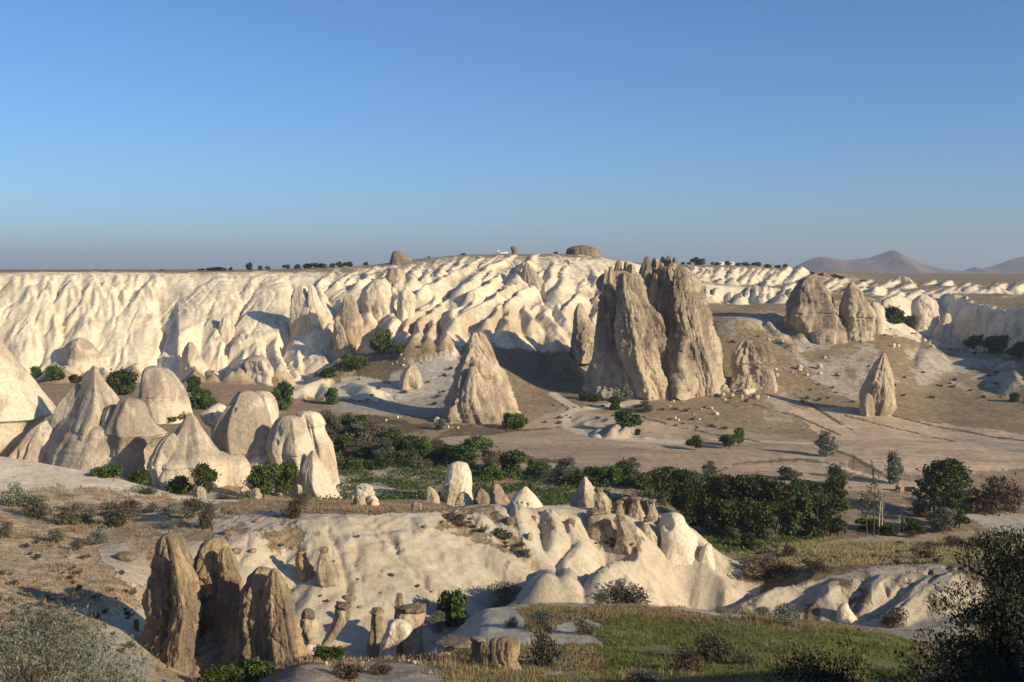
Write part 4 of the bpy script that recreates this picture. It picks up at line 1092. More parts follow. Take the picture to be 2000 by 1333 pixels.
rock("rock_hump", "rounded pale knob against the pointed cone's right flank, by dark bushes", 500, [(590, 1702, 1712), (605, 1698, 1727), (630, 1700, 1730), (660, 1700, 1728)], TUFF, seed=57, nseg=50, nrow=40)
# --- rocks at the shaded ravine on the right
for i, (lab, DD_, rows, mt) in enumerate([
    ("pale rock knob behind dark bushes at the ravine head", 560, [(583, 1730, 1736), (590, 1722, 1744), (610, 1720, 1747), (640, 1718, 1750)], TUFF),
    ("square cut pale cliff block with one black shaded side above the ravine", 556, [(576, 1796, 1808), (590, 1784, 1826), (620, 1782, 1830), (640, 1782, 1834), (655, 1780, 1838)], TUFF),
    ("pale leaning column at the end of the ravine cliff", 548, [(612, 1846, 1856), (630, 1836, 1858), (650, 1824, 1854), (668, 1822, 1856)], TUFF)]):
    rock("rock_outcrop", lab, DD_, rows, mt, seed=60 + i, nseg=90, nrow=90, block=0.06, sq=3.5, lump=0.2, amp=0.09)

# --- fairy chimneys of the left foreground valley
GR = 0.22
def cone_rock(name, label, parts, mat, cat="rock"):
    return tag(loft(name, None, mat, parts=parts), label, cat)
base_kw = dict(nseg=150, nrow=130, amp=0.035, flute=0.05, nfl=4, lump=0.09, gul=6, gdep=0.17, gwid=0.13, rill=0.035, top=0.25, facets=7)
cone_rock("tuff_cone", "broad smooth pale cone with a dark crack line, broadest of the chimney group", [
    dict(D=262, seed=71, depth=0.7, rows=[(600, -58, -50), (640, -95, -22), (680, -130, 2), (720, -165, 30), (760, -200, 60), (800, -230, 89), (812, -236, 94), (818, -236, 76), (850, -240, 58), (900, -250, 46)], grooves=[(815, 0.42, 0.4)], **base_kw),
    dict(D=252, seed=72, depth=0.8, rows=[(820, 84, 96), (832, 62, 106), (860, 30, 108), (890, 6, 104), (905, -4, 100)], **base_kw)], TUFF)
cone_rock("tuff_cone", "twin-crested brown-grey cone with a pale knob on its tip and a crack line", [
    dict(D=250, seed=73, depth=0.85, rows=[(715, 178, 183), (722, 173, 188), (730, 170, 190), (738, 165, 194), (755, 156, 204), (780, 142, 222), (810, 124, 236), (838, 104, 246), (842, 102, 246), (870, 92, 244), (905, 82, 240)], grooves=[(839, 0.42, 0.3)], **{**base_kw, 'top': 0.0}),
    dict(D=252, seed=74, depth=0.7, rows=[(750, 144, 152), (765, 130, 164), (790, 112, 172), (820, 100, 178), (850, 92, 180), (905, 80, 180)], grooves=[(839, 0.42, 0.25)], **{**base_kw, 'top': 0.0}),
    dict(D=246, seed=174, depth=0.6, rows=[(826, 150, 236), (850, 128, 300), (880, 106, 296), (912, 92, 280)], **base_kw)], TUFFG)
cone_rock("tuff_dome", "smooth rounded double dome with a horizontal crack and pale lower skirt", [
    dict(D=244, seed=75, depth=0.85, rows=[(777, 240, 258), (782, 229, 270), (792, 222, 279), (812, 212, 287), (830, 204, 298), (841, 200, 316), (846, 198, 322), (856, 198, 314), (885, 200, 294), (922, 206, 272)], grooves=[(848, 0.4, 0.28)], **base_kw),
    dict(D=246, seed=76, depth=0.8, rows=[(790, 210, 226), (806, 194, 240), (835, 180, 250), (850, 172, 252), (880, 160, 252), (912, 146, 252)], grooves=[(846, 0.4, 0.25)], **base_kw)], TUFFG)
cone_rock("tuff_cone", "pointed grey-tan cone with a yellow band round its foot beside the dark thicket", [
    dict(D=228, seed=77, depth=0.9, rows=[(806, 364, 370), (815, 358, 378), (840, 340, 392), (865, 322, 408), (890, 300, 422), (905, 290, 430), (912, 294, 430), (950, 296, 432)], grooves=[(908, 0.35, 0.19)], **base_kw),
    dict(D=233, seed=178, depth=0.5, rows=[(880, 380, 440), (900, 350, 500), (925, 330, 520), (955, 330, 520)], **base_kw),
    dict(D=225, seed=78, depth=0.8, rows=[(846, 328, 336), (860, 310, 344), (885, 292, 350), (905, 284, 352), (948, 292, 352)], grooves=[(908, 0.35, 0.17)], **base_kw)], TUFFG)
cone_rock("tuff_cone", "tall grey bullet-shaped cone with a crack line and slit openings, largest of the chimney group", [
    dict(D=238, seed=79, depth=0.9, rows=[(763, 466, 488), (770, 458, 498), (790, 444, 514), (815, 430, 524), (850, 418, 536), (880, 412, 540), (885, 414, 540), (915, 424, 520), (945, 430, 500)], grooves=[(881, 0.32, 0.25)], dents=[(464, 797, 0.35, 0.6), (449, 835, 0.35, 0.6)], **base_kw),
    dict(D=236, seed=80, depth=0.6, rows=[(792, 442, 456), (820, 424, 462), (860, 413, 462), (905, 418, 462), (940, 424, 470)], grooves=[(881, 0.32, 0.22)], **base_kw)], TUFFG)
cone_rock("tuff_cone", "pale round-shouldered cone standing just behind the tallest bullet-shaped cone", [
    dict(D=250, seed=81, depth=0.85, rows=[(764, 496, 518), (772, 490, 526), (785, 486, 534), (800, 486, 538), (840, 486, 540)], grooves=[(783, 0.35, 0.17)], **base_kw)], TUFF)
cone_rock("tuff_dome", "grey domed cone with a hollow eye and fluted base above the dark thicket", [
    dict(D=230, seed=82, depth=0.85, rows=[(812, 548, 578), (818, 538, 588), (840, 524, 598), (865, 515, 606), (884, 514, 612), (888, 517, 612), (930, 520, 615), (960, 524, 620)], grooves=[(886, 0.35, 0.28)], dents=[(545, 842, 0.7, 0.8), (541, 862, 0.5, 0.7)], **base_kw),
    dict(D=226, seed=83, depth=0.9, rows=[(880, 605, 611), (895, 594, 620), (915, 586, 630), (940, 582, 642), (965, 584, 654), (986, 588, 666)], **base_kw),
    dict(D=232, seed=183, depth=0.5, rows=[(885, 500, 570), (905, 480, 600), (930, 470, 610), (960, 470, 615)], **base_kw)], TUFFG)
cone_rock("tuff_block", "cream flat-topped cone with a collar-like crack behind the domed cone", [
    dict(D=242, seed=84, depth=0.85, sq=2.6, rows=[(803, 584, 614), (812, 576, 624), (832, 572, 632), (836, 574, 630), (870, 570, 646), (892, 572, 650)], grooves=[(834, 0.35, 0.28)], **{k: v for k, v in base_kw.items() if k != 'sq'})], TUFF)
cone_rock("tuff_stub", "grooved brown stump rock beside the round green bush at the cliff foot", [
    dict(D=330, seed=85, depth=0.8, sq=2.8, nseg=90, nrow=70, amp=0.07, flute=0.12, nfl=9, lump=0.14, rows=[(714, 286, 306), (722, 280, 320), (745, 276, 342), (772, 274, 356), (778, 272, 358), (806, 272, 366)], grooves=[(775, 0.42, 0.33)])], TUFFG)
rock("tuff_stub", "small bright white lump with a dark hollow beside the tallest grey cone", 262, [(788, 420, 430), (795, 408, 436), (810, 390, 436), (828, 398, 430), (836, 408, 424)], WHITEROCK, seed=86, nseg=60, nrow=40, dents=[(422, 804, 0.4, 0.6), (414, 815, 0.7, 0.9)])

# --- weathered pillars and faces let into the cliffs
for i, (lab, DD_, rows, mt, kw) in enumerate([
    ("slim brown pillar standing out from the cliff beside a deep black cleft", 468, [(573, 678, 686), (585, 672, 694), (610, 670, 702), (640, 670, 706), (670, 668, 706), (700, 664, 702)], TAN, dict(flute=0.1)),
    ("short brown pillar at the foot of the cleft next to the slim pillar", 462, [(624, 654, 660), (640, 650, 670), (665, 650, 676), (705, 656, 690)], TAN, dict(flute=0.1)),
    ("flat grey-stained cliff face with swirled patches beside the slim pillar", 482, [(545, 730, 748), (570, 706, 762), (600, 702, 770), (640, 704, 774), (665, 706, 780)], TUFFG, dict(depth=0.5, sq=3.0)),
    ("grey-brown hooded cliff buttress with two peaks above the pale slope", 505, [(556, 585, 596), (570, 572, 606), (600, 568, 628), (640, 568, 644), (680, 580, 656)], TUFFG, dict(depth=0.6)),
    ("narrow grey-brown buttress leaning on the hooded buttress", 500, [(556, 604, 612), (580, 600, 622), (620, 600, 640), (690, 612, 654)], TUFFG, dict(depth=0.6)),
    ("brown ribbed cone on the bright central hillside below the summit", 545, [(512, 1026, 1032), (525, 1021, 1042), (550, 1016, 1060), (580, 1016, 1076)], TUFFG, dict(flute=0.12)),
    ("sandy brown cone with a hollow at the foot of the central hillside", 458, [(592, 1130, 1136), (610, 1122, 1146), (640, 1118, 1160), (680, 1112, 1178)], TAN, dict(flute=0.08)),
    ("brown stained knob on the upper slope of the central hillside", 560, [(523, 765, 780), (532, 757, 790), (548, 755, 792), (560, 758, 795)], TAN, dict(flute=0.04)),
    ("pale tuff wall panel at the left edge of the central hillside cliff", 478, [(566, 782, 800), (580, 776, 812), (620, 772, 812), (660, 770, 815)], TUFF, dict(depth=0.5, sq=3.0)),
    ("small pale cone beside the gravel slope with a shaded cleft", 408, [(713, 800, 810), (725, 788, 818), (745, 780, 826), (770, 770, 832)], TAN, dict(flute=0.12)),
    ("small dark-shaded cone with a pointed tip half up the left cliff", 480, [(660, 148, 158), (672, 128, 172), (700, 116, 190), (740, 110, 205)], TUFFG, dict(flute=0.10)),
    ("fluted grey cone in the lower left cliff beside a black gully", 476, [(668, 366, 374), (690, 354, 386), (720, 346, 404), (752, 345, 420)], TUFFG, dict(flute=0.14)),
    ("pair of smooth grey humps at the foot of the left cliff", 470, [(694, 490, 508), (705, 474, 528), (725, 466, 536), (755, 470, 545)], TUFFG, dict(flute=0.06)),
    ("dark leaning fin halfway up the left cliff", 492, [(612, 440, 448), (630, 432, 455), (655, 426, 458), (690, 418, 460)], TUFFG, dict(flute=0.10))]):
    if i in (3, 4, 5, 7, 12, 13):                 # half let into the slope that carries it
        r_a, r_b = rows[0], rows[-1]
        DD_ = hit((r_b[1] + r_b[2]) / 2, r_b[0] - 0.35 * (r_b[0] - r_a[0]), 430, 660)[1] + 0.12 * (r_b[2] - r_b[1]) * DD_ / F
    rock("tuff_buttress", lab, DD_ + (5.0 if i in (2, 8, 10) else 1.0), rows, TUFF if mt is TUFFG and i in (2, 3, 4, 13) else mt, "rock", **{**dict(seed=100 + i, nseg=90, nrow=80, lump=0.18, amp=0.07, nfl=8, facets=6, gul=8, gdep=0.13, skirt=6, block=0.06, rill=0.05), **kw})

# --- cap boulders on the skyline
rock("boulder", "grey pointed boulder on the skyline of the central hill", 590, [(490, 770, 778), (496, 766, 788), (504, 764, 798), (514, 762, 804)], DARKROCK, "boulder", seed=121, nseg=40, nrow=30, amp=0.12)
rock("boulder", "top-heavy brown boulder beside the white van on the summit", 592, [(481, 999, 1006), (484, 997, 1010), (489, 998, 1010), (494, 1000, 1008), (499, 1000, 1009)], DARKROCK, "boulder", seed=122, nseg=28, nrow=24)
rock("rock_dome", "large dark fluted dome of rock crowning the central hill", 600, [(479, 1125, 1148), (482, 1112, 1158), (490, 1106, 1166), (500, 1103, 1172), (516, 1098, 1188)], DARKROCK, "rock", seed=123, nseg=110, nrow=50, flute=0.16, nfl=24, amp=0.05, lump=0.08, top=0.8)

# ------------------------------------------------------------------ foreground rocks
kw = dict(nseg=185, nrow=190, amp=0.075, flute=0.10, nfl=7, lump=0.16, gul=7, gdep=0.10, gwid=0.16, skirt=6, facets=6, block=0.08, bsize=0.3, strata=0.015, rill=0.03)
D = 84
tag(loft("rock_spire", None, SPIRE, parts=[
    dict(D=D, seed=201, depth=0.9, top=0.8, rows=[(1040, 306, 336), (1052, 302, 344), (1080, 297, 350), (1120, 284, 368), (1160, 270, 378), (1195, 268, 378), (1212, 272, 374), (1222, 272, 372), (1240, 264, 374), (1280, 250, 380), (1310, 238, 384), (1345, 218, 386)], grooves=[(1215, 0.35, 0.25)], **kw),
    dict(D=D - 2.5, seed=202, depth=0.8, top=0.6, rows=[(1046, 314, 330), (1080, 318, 345), (1140, 320, 366), (1200, 322, 376), (1230, 315, 372), (1280, 300, 366), (1345, 286, 358)], **kw)]),
    "tall brown spire with a yellowish crown, slimmest of the three joined spires", "rock")
D = 86
tag(loft("rock_spire", None, SPIRE, parts=[
    dict(D=D, seed=204, depth=0.9, top=0.8, rows=[(1047, 402, 432), (1060, 388, 440), (1090, 376, 446), (1130, 376, 462), (1170, 378, 468), (1205, 374, 462), (1222, 372, 460), (1260, 362, 470), (1300, 350, 480), (1345, 340, 490)], grooves=[(1215, 0.35, 0.22)], **kw),
    dict(D=D - 2.2, seed=205, depth=0.8, top=1.0, rows=[(1067, 424, 440), (1080, 420, 446), (1110, 418, 458), (1160, 416, 462), (1210, 412, 456), (1260, 400, 470), (1345, 370, 490)], **kw),
    dict(D=D - 1, seed=206, depth=0.5, top=0.6, rows=[(1215, 360, 470), (1240, 330, 520), (1280, 300, 560), (1345, 262, 600)], **kw)]),
    "double-crested brown spire with a knob on its flank, middle one of three joined spires", "rock")
D = 80
tag(loft("rock_spire", None, SPIRE, parts=[
    dict(D=D, seed=207, depth=0.85, top=0.6, rows=[(1106, 496, 510), (1120, 484, 532), (1135, 474, 544), (1165, 458, 556), (1200, 452, 566), (1240, 450, 578), (1280, 446, 590), (1320, 440, 602), (1345, 436, 606)], **kw),
    dict(D=D - 1.8, seed=208, depth=0.85, top=1.2, rows=[(1110, 520, 536), (1122, 517, 540), (1135, 512, 546), (1170, 504, 560), (1220, 500, 572), (1280, 496, 592), (1318, 494, 606)], **kw)]),
    "stout golden-flanked spire with a small knob head, shortest of three joined spires", "rock")

def mushroom(label, D, cap, stem, seed, capmat=CAP, stemmat=TAN, name="mushroom_rock"):
    """cap: (centre column, centre row, half width, half height) ; stem rows"""
    x, y, hw_, hh_ = cap
    e = empty(name, at(x, stem[-1][0], D))
    tag(e, label, "rock")
    loft("stem", e, stemmat, D=D, rows=stem, seed=seed, nseg=72, nrow=64, amp=0.08, flute=0.08, lump=0.2, gul=5, gdep=0.14, skirt=2.5, top=0.3, facets=6, block=0.08)
    cp_ = loft("cap", e, capmat, D=D, seed=seed + 1, nseg=56, nrow=36, amp=0.14, flute=0.05, lump=0.3, gul=3, gdep=0.10, skirt=0.05, top=0.6, depth=0.9, facets=6, block=0.12,
         rows=[(y - hh_, x - hw_ * 0.5, x + hw_ * 0.55), (y - hh_ * 0.6, x - hw_ * 0.86, x + hw_ * 0.9), (y, x - hw_, x + hw_), (y + hh_ * 0.5, x - hw_ * 0.95, x + hw_ * 0.95), (y + hh_ * 0.9, x - hw_ * 0.6, x + hw_ * 0.6), (y + hh_, x - hw_ * 0.2, x + hw_ * 0.2)])
    return e
mushroom("slim hooded pillar with a grey body on the white slope, beside a twin", hit(590, 1135, 112)[1], (584, 1072, 9, 5), [(1074, 575, 593), (1090, 572, 596), (1110, 572, 606), (1130, 576, 610), (1140, 580, 606)], 221, CAP, SPIRE)
mushroom("hooded pillar with a cream neck and grey foot on the white slope", hit(634, 1142, 112)[1], (628, 1074, 9, 6), [(1078, 620, 636), (1095, 616, 640), (1115, 614, 650), (1135, 616, 654), (1146, 620, 650)], 223, CAP, TAN)
g1 = 96
mushroom("brown mushroom rock half in gully shade beside the golden-flanked spire", 92, (594, 1200, 13, 12), [(1205, 580, 608), (1225, 578, 614), (1250, 588, 612), (1275, 590, 606), (1290, 588, 604)], 225, CAP, TAN)
mushroom("leaning mushroom rock with a broad flat cap over the shaded gully", 98, (664, 1184, 16, 8), [(1186, 648, 680), (1200, 646, 680), (1220, 638, 668), (1245, 626, 650), (1262, 618, 640)], 227, CAP, TAN)
mushroom("squat round-capped rock at the edge of the gully shade below the white slope", 104, (733, 1194, 14, 7), [(1196, 720, 746), (1212, 719, 742), (1240, 716, 746), (1265, 712, 752)], 229, CAP, TAN)
mushroom("small knob-headed rock above the broken cap slab", 108, (776, 1164, 7, 6), [(1166, 770, 782), (1178, 768, 784), (1200, 766, 790)], 231, CAP, TAN)
mushroom("wide tilted cap slab on a stubby tan base beside the dark bush", 106, (800, 1190, 34, 7), [(1192, 770, 826), (1210, 776, 822), (1230, 786, 816), (1260, 780, 824)], 233, CAP, TAN)
rock("tuff_block", "sunlit white rounded block with hollows in the gully shade", 98, [(1209, 764, 782), (1218, 752, 794), (1235, 742, 798), (1252, 734, 780), (1266, 732, 768)], WHITEROCK, seed=236, nseg=70, nrow=50, lump=0.25, facets=6, block=0.08)
rock("tuff_stub", "small pale stub between the golden-flanked spire and the gully", 86, [(1258, 590, 600), (1270, 588, 616), (1290, 588, 622)], WHITEROCK, seed=237, nseg=40, nrow=30, lump=0.2)
mushroom("flat-capped grey rock in the gully with a sunlit cream flank", hit(868, 1284, 60, 120)[1], (880, 1253, 34, 4), [(1255, 852, 905), (1268, 852, 884), (1285, 848, 872)], 239, CAP, WHITEROCK)
mushroom("brown T-shaped rock beside the golden drum rock", hit(930, 1302, 52, 100)[1], (930, 1250, 17, 5), [(1252, 920, 940), (1270, 920, 938), (1290, 916, 944), (1305, 912, 948)], 241, CAP, SPIRE)
rock("rock_drum", "drum-shaped golden rock with a flat top at the edge of the pale path", hit(993, 1312, 52, 100)[1] + 0.4, [(1244, 978, 1000), (1250, 970, 1014), (1268, 968, 1016), (1290, 972, 1012), (1302, 968, 1018), (1316, 968, 1020)], SPIRE, seed=243, nseg=80, nrow=60, lump=0.12, gul=4, gdep=0.08, facets=8, block=0.06, grooves=[(1293, 0.2, 0.15)])
rock("rock_drum", "smaller shaded drum rock tucked behind the golden drum rock", hit(967, 1303, 52, 100)[1] + 0.6, [(1246, 958, 975), (1254, 955, 978), (1290, 956, 980), (1305, 954, 982)], SPIRE, seed=244, nseg=40, nrow=30, lump=0.12)
rock("rock_fin", "small sunlit pale fin rising from the shaded bare slope", hit(1660, 1212, 115)[1], [(1177, 1660, 1668), (1186, 1650, 1670), (1200, 1648, 1680), (1216, 1646, 1690)], WHITEROCK, seed=245, nseg=40, nrow=30)
# cap stones lying on the white slopes
for i, (x, y, a_, b_) in enumerate([(438, 1039, 10, 5), (455, 1075, 9, 5), (487, 1075, 7, 4), (671, 1166, 8, 4), (698, 1185, 5, 2), (235, 1085, 20, 8), (252, 1216, 6, 7), (828, 1029, 5, 4), (568, 1070, 5, 5), (820, 1178, 14, 5),
                                    (1040, 1010, 9, 3), (1080, 1022, 6, 4), (1117, 1018, 9, 4), (1036, 1048, 7, 8), (997, 1017, 9, 8)]):
    p = hit(x, y + b_, 80)
    o = loft("cap_stone", None, CAP if i != 13 else TAN, D=p[1], rows=[(y - b_, x - a_ * 0.6, x + a_ * 0.5), (y - b_ * 0.3, x - a_, x + a_ * 0.95), (y + b_ * 0.5, x - a_, x + a_), (y + b_, x - a_ * 0.8, x + a_ * 0.8)], seed=260 + i, nseg=30, nrow=20, skirt=0.6, lump=0.2, gul=2, depth=0.9)
    tag(o, "loose brown cap stone lying on the white slope of the foreground ridge", "stone", "loose cap stones on the white slopes")
# --- chimneys along the crest of the foreground ridge
cone_kw = dict(nseg=90, nrow=80, amp=0.06, flute=0.06, nfl=7, lump=0.14, gul=6, gdep=0.12, facets=6, block=0.06, rill=0.04)
rock("tuff_cone", "white bell-shaped chimney with a fluted skirt among the vines", 228, [(901, 888, 900), (906, 880, 910), (914, 876, 913), (930, 872, 919), (948, 866, 921), (962, 864, 922)], WHITEROCK, seed=281, flute=0.12, nfl=16, nseg=90, nrow=60, top=0.8)
rock("rock_stub", "brown foot pillar in front of the white bell-shaped chimney", 215, [(945, 872, 888), (955, 868, 892), (975, 868, 890), (990, 866, 888)], TAN, seed=282, **cone_kw)
rock("rock_stub", "small pointed tan rock just left of the bell-shaped chimney's foot, among shrubs", 205, [(950, 833, 838), (958, 831, 848), (975, 830, 856), (990, 828, 858)], TAN, seed=283, **cone_kw)
rock("rock_stub", "low tan cone with a hollow between the bell chimney and a knob-headed cone", 204, [(961, 898, 908), (970, 892, 916), (985, 890, 924), (998, 888, 930)], TAN, seed=284, **cone_kw)
rock("rock_stub", "dark shaded pyramid rock beside the knob-headed tan cone", 206, [(954, 935, 942), (962, 928, 950), (978, 922, 956), (996, 920, 960)], DARKROCK, seed=285, **cone_kw)
mushroom("knob-headed tan cone beside the dark pyramid rock", 200, (967, 942, 6, 4), [(944, 962, 972), (952, 958, 978), (970, 955, 988), (984, 954, 994), (995, 952, 996)], 286)
rock("tuff_cone", "smooth white cone pierced by two small dark holes on the ridge crest", 151.5, [(951, 1024, 1029), (958, 1015, 1036), (970, 1003, 1047), (984, 994, 1058), (1000, 986, 1066), (1014, 984, 1068)], WHITEROCK, seed=288, nseg=170, nrow=130, amp=0.03, flute=0.03, lump=0.06, gul=3, gdep=0.08, top=0.0, dents=[(1017, 980, 0.2, 0.6), (1030, 981, 0.2, 0.6)])
rock("rock_cone", "wide brown cone with a tiny knob tip and a black hollow below", 164, [(931, 1141, 1147), (936, 1139, 1150), (948, 1134, 1160), (962, 1124, 1172), (975, 1116, 1180), (990, 1114, 1186)], TAN, seed=289, **cone_kw)
mushroom("capped tan pillar leaning against the wide brown cone", hit(1178, 1002, 112, 200)[1], (1171, 957, 9, 5), [(960, 1164, 1178), (972, 1164, 1190), (985, 1164, 1196), (1000, 1162, 1196)], 290)
cd_ = hit(1250, 1012, 112, 200)[1]
m = empty("castle_rock", at(1250, 1030, cd_))
tag(m, "castle-like tan rock wall crowned with a row of flat brown caps", "rock")
for i, (x, y, a_, b_) in enumerate([(1211, 981, 9, 4), (1224, 975, 11, 4), (1245, 975, 12, 4), (1262, 976, 9, 4), (1277, 979, 8, 4), (1201, 1001, 8, 3)]):
    loft("pillar", m, TAN, D=cd_ + (i % 2), seed=292 + i * 3, rows=[(y, x - a_ * 0.7, x + a_ * 0.7), (y + 10, x - a_ * 0.75, x + a_ * 0.8), (y + 22, x - a_ * 1.2, x + a_ * 1.2), (y + 40, x - a_ * 1.8, x + a_ * 1.8)], nseg=60, nrow=50, amp=0.08, flute=0.1, lump=0.2, gul=5, gdep=0.14, facets=6, block=0.1, skirt=1.5, top=0.1)
    loft("cap", m, CAP, D=cd_ - 0.5 + (i % 2), seed=300 + i, nseg=30, nrow=20, skirt=0.05, lump=0.25, gul=2, facets=6, rows=[(y - b_, x - a_ * 0.7, x + a_ * 0.7), (y - b_ * 0.2, x - a_, x + a_), (y + b_ * 0.5, x - a_ * 0.9, x + a_ * 0.9), (y + b_, x - a_ * 0.3, x + a_ * 0.3)])
mushroom("mushroom rock with a wide grey cap in front of the castle-like rock wall", hit(1218, 1046, 112, 182)[1] - 1, (1213, 1013, 12, 6), [(1016, 1206, 1222), (1025, 1208, 1226), (1040, 1206, 1236), (1050, 1206, 1240)], 310)
mushroom("thin-necked mushroom rock with a small dark cap below the castle-like rock wall", hit(1268, 1046, 112, 182)[1] - 1, (1269, 1014, 10, 5), [(1016, 1260, 1268), (1028, 1254, 1272), (1040, 1252, 1284), (1050, 1250, 1290)], 312)
mushroom("broad low mushroom rock with two caps under the capped tan pillar", hit(1172, 1026, 112, 182)[1], (1168, 1001, 20, 5), [(1003, 1150, 1190), (1015, 1146, 1196), (1035, 1144, 1210)], 314)
mushroom("small capped stub between the white cone and the broad low mushroom rock", hit(1194, 1042, 112, 182)[1], (1190, 1020, 8, 6), [(1022, 1184, 1198), (1035, 1182, 1206), (1046, 1182, 1212)], 316, TAN)
rock("tuff_fin", "smooth white fin with a yellow hollow at the end of the castle-like wall", hit(1325, 1050, 112, 182)[1], [(1001, 1312, 1328), (1006, 1300, 1336), (1020, 1294, 1344), (1040, 1294, 1360), (1062, 1296, 1378)], WHITEROCK, seed=318, nseg=70, nrow=50, lump=0.14, dents=[(1304, 1018, 0.8, 0.6)])
rock("tuff_fin", "small crumbling pale horn at the tip of the white ridge nose", hit(1385, 1084, 112, 182)[1] - 0.5, [(1061, 1386, 1394), (1068, 1380, 1396), (1082, 1372, 1398)], WHITEROCK, seed=319, nseg=40, nrow=30)
# --- low rocks on the grassy terrace
for i, (lab, D_, rows, mt) in enumerate([
    ("rounded grey-brown rock with two paler knobs beside a thin bare pole", 212, [(944, 698, 716), (952, 692, 724), (968, 686, 730), (985, 684, 734)], TUFFG),
    ("low pale knob with a dark hollow in front of the rounded grey-brown rock", hit(699, 988, 140, 240)[1], [(967, 690, 702), (975, 687, 710), (990, 686, 712)], TAN),
    ("pale crumbly knob beside the thin bare pole's rounded rock", hit(724, 988, 140, 240)[1], [(968, 716, 728), (976, 710, 736), (990, 708, 740)], TUFF),
    ("squat tan knob with a hollow on the edge of the grassy terrace", hit(812, 996, 130, 240)[1], [(980, 804, 816), (986, 801, 820), (998, 802, 822)], TAN),
    ("small pinkish stone post beside the dark leafy bush on the terrace", 190, [(946, 574, 580), (952, 572, 584), (965, 571, 586), (975, 572, 586)], TAN),
    ("lone reddish stone stub on the terrace at the end of the white bank", 186, [(950, 374, 388), (958, 369, 392), (972, 370, 394), (980, 372, 397)], TAN),
    ("pale rounded stub between the pointed banded cone and the leafy thicket", 212, [(949, 468, 476), (956, 463, 480), (968, 462, 486)], TUFF),
    ("low reddish stone beside the pale rounded stub in the thicket's shade", 210, [(953, 488, 500), (960, 485, 503), (968, 486, 505)], TAN)]):
    rock("rock_stub", lab, D_, rows, mt, "rock", seed=330 + i, nseg=60, nrow=50, lump=0.2, amp=0.09, gul=4, facets=5, block=0.12)

# --- boulders, each its own stone
def boulder_mesh(seed):
    V, q, c = loft_arrays(D=100.0, rows=[(500, 1000 - 8, 1000 + 8), (508, 1000 - 19, 1000 + 19), (525, 1000 - 22, 1000 + 22), (540, 1000 - 18, 1000 + 18)], seed=seed, nseg=14, nrow=9, amp=0.2, lump=0.35, gul=2, skirt=0.3, flute=0.05)
    V = V - np.array([V[:, 0].mean(), V[:, 1].mean(), V[:, 2].min() + 0.35]); V /= 2.05
    return new_mesh("boulder", V, [q, c], False)
BM = [boulder_mesh(400 + i) for i in range(5)]
for b_ in BM: b_.materials.append(TUFF)
gb = np.random.default_rng(9)
def boulders(n, poly_x, poly_y, size, label, group, lo, hi, name="boulder", sq=1.0):
    for i in range(n):
        x = gb.uniform(*poly_x); y = gb.uniform(*poly_y)
        p = hit(x, y, lo, hi)
        o = link(name, BM[int(gb.integers(0, 5))])
        s_ = gb.uniform(*size) * (1.0 if gb.uniform() > 0.2 else 1.6)
        o.location = p; o.scale = (s_ * gb.uniform(0.8, 1.3), s_ * gb.uniform(0.8, 1.3), s_ * gb.uniform(0.6, 1.1) * sq); o.rotation_euler = (gb.uniform(-0.3, 0.3), gb.uniform(-0.3, 0.3), gb.uniform(0, 6.28))
        tag(o, label, "boulder", group)
boulders(34, (1400, 1500), (755, 780), (0.6, 1.8), "pale fallen boulder in the rubble below the blocky rock stump", "boulders below the blocky rock stump", 360, 420)
boulders(16, (1300, 1440), (770, 825), (0.4, 1.0), "pale stone scattered on the slope below the two-towered rock", "stones below the two-towered rock", 330, 420)
boulders(14, (1500, 1620), (640, 740), (0.7, 1.8), "pale boulder on the dry slope below the round-topped rock", "boulders below the round-topped rock", 400, 520)
boulders(9, (1872, 1935), (682, 694), (1.4, 3.2), "large pale boulder fallen at the mouth of the shaded ravine", "boulders at the ravine mouth", 440, 600)
boulders(14, (1730, 1850), (652, 680), (0.8, 2.0), "pale boulder along the foot of the ravine cliff", "boulders along the ravine cliff", 440, 600)
boulders(10, (830, 905), (822, 838), (0.5, 1.2), "white boulder near the foot of the cone with a split tip", "boulders at the split-tip cone", 320, 400)
boulders(8, (750, 850), (795, 830), (0.5, 1.0), "white stone in the cone's shadow near the field bushes", "stones in the cone's shadow", 320, 420)
boulders(9, (1165, 1225), (775, 800), (0.3, 0.7), "small white stone standing in for an unidentified speck by bushes under the two-towered rock's shaded wall", "stand-in stones under the shaded wall", 350, 420)  # pale stones added in place of unidentified small specks
boulders(12, (690, 800), (672, 720), (0.5, 1.2), "pale stone on the grassy bench under the cliff", "stones on the grassy bench", 430, 480)
boulders(10, (630, 830), (1290, 1298), (0.08, 0.22), "small pale stone on the rim of the foreground path", "stones on the path rim", 58, 72)

# --- white van on the summit beside the boulder
van = empty("parked_van", hit(985, 497, 540, 620) + np.array([0, 4.0, 0]))
tag(van, "small white van parked on the summit beside the top-heavy boulder", "van")
WP = flat_material("white_paint", (0.78, 0.78, 0.78), 0.35, 0.03); GL = flat_material("dark_glass", (0.03, 0.035, 0.045), 0.1, 0.1); RB = flat_material("rubber", (0.03, 0.03, 0.03), 0.8, 0.1)
def prism(name, prof, y0, y1, mat, parent, bevel=0.0):
    n = len(prof)
    V = [(x, y0, z) for x, z in prof] + [(x, y1, z) for x, z in prof]
    me = bpy.data.meshes.new(name)
    me.from_pydata(V, [], [list(range(n)), list(range(n, 2 * n))[::-1]] + [[n + i, n + (i + 1) % n, (i + 1) % n, i] for i in range(n)])
    me.update()
    o = link(name, me, mat, parent)
    if bevel:
        b_ = o.modifiers.new("bevel", 'BEVEL'); b_.width = bevel; b_.segments = 2
    return o
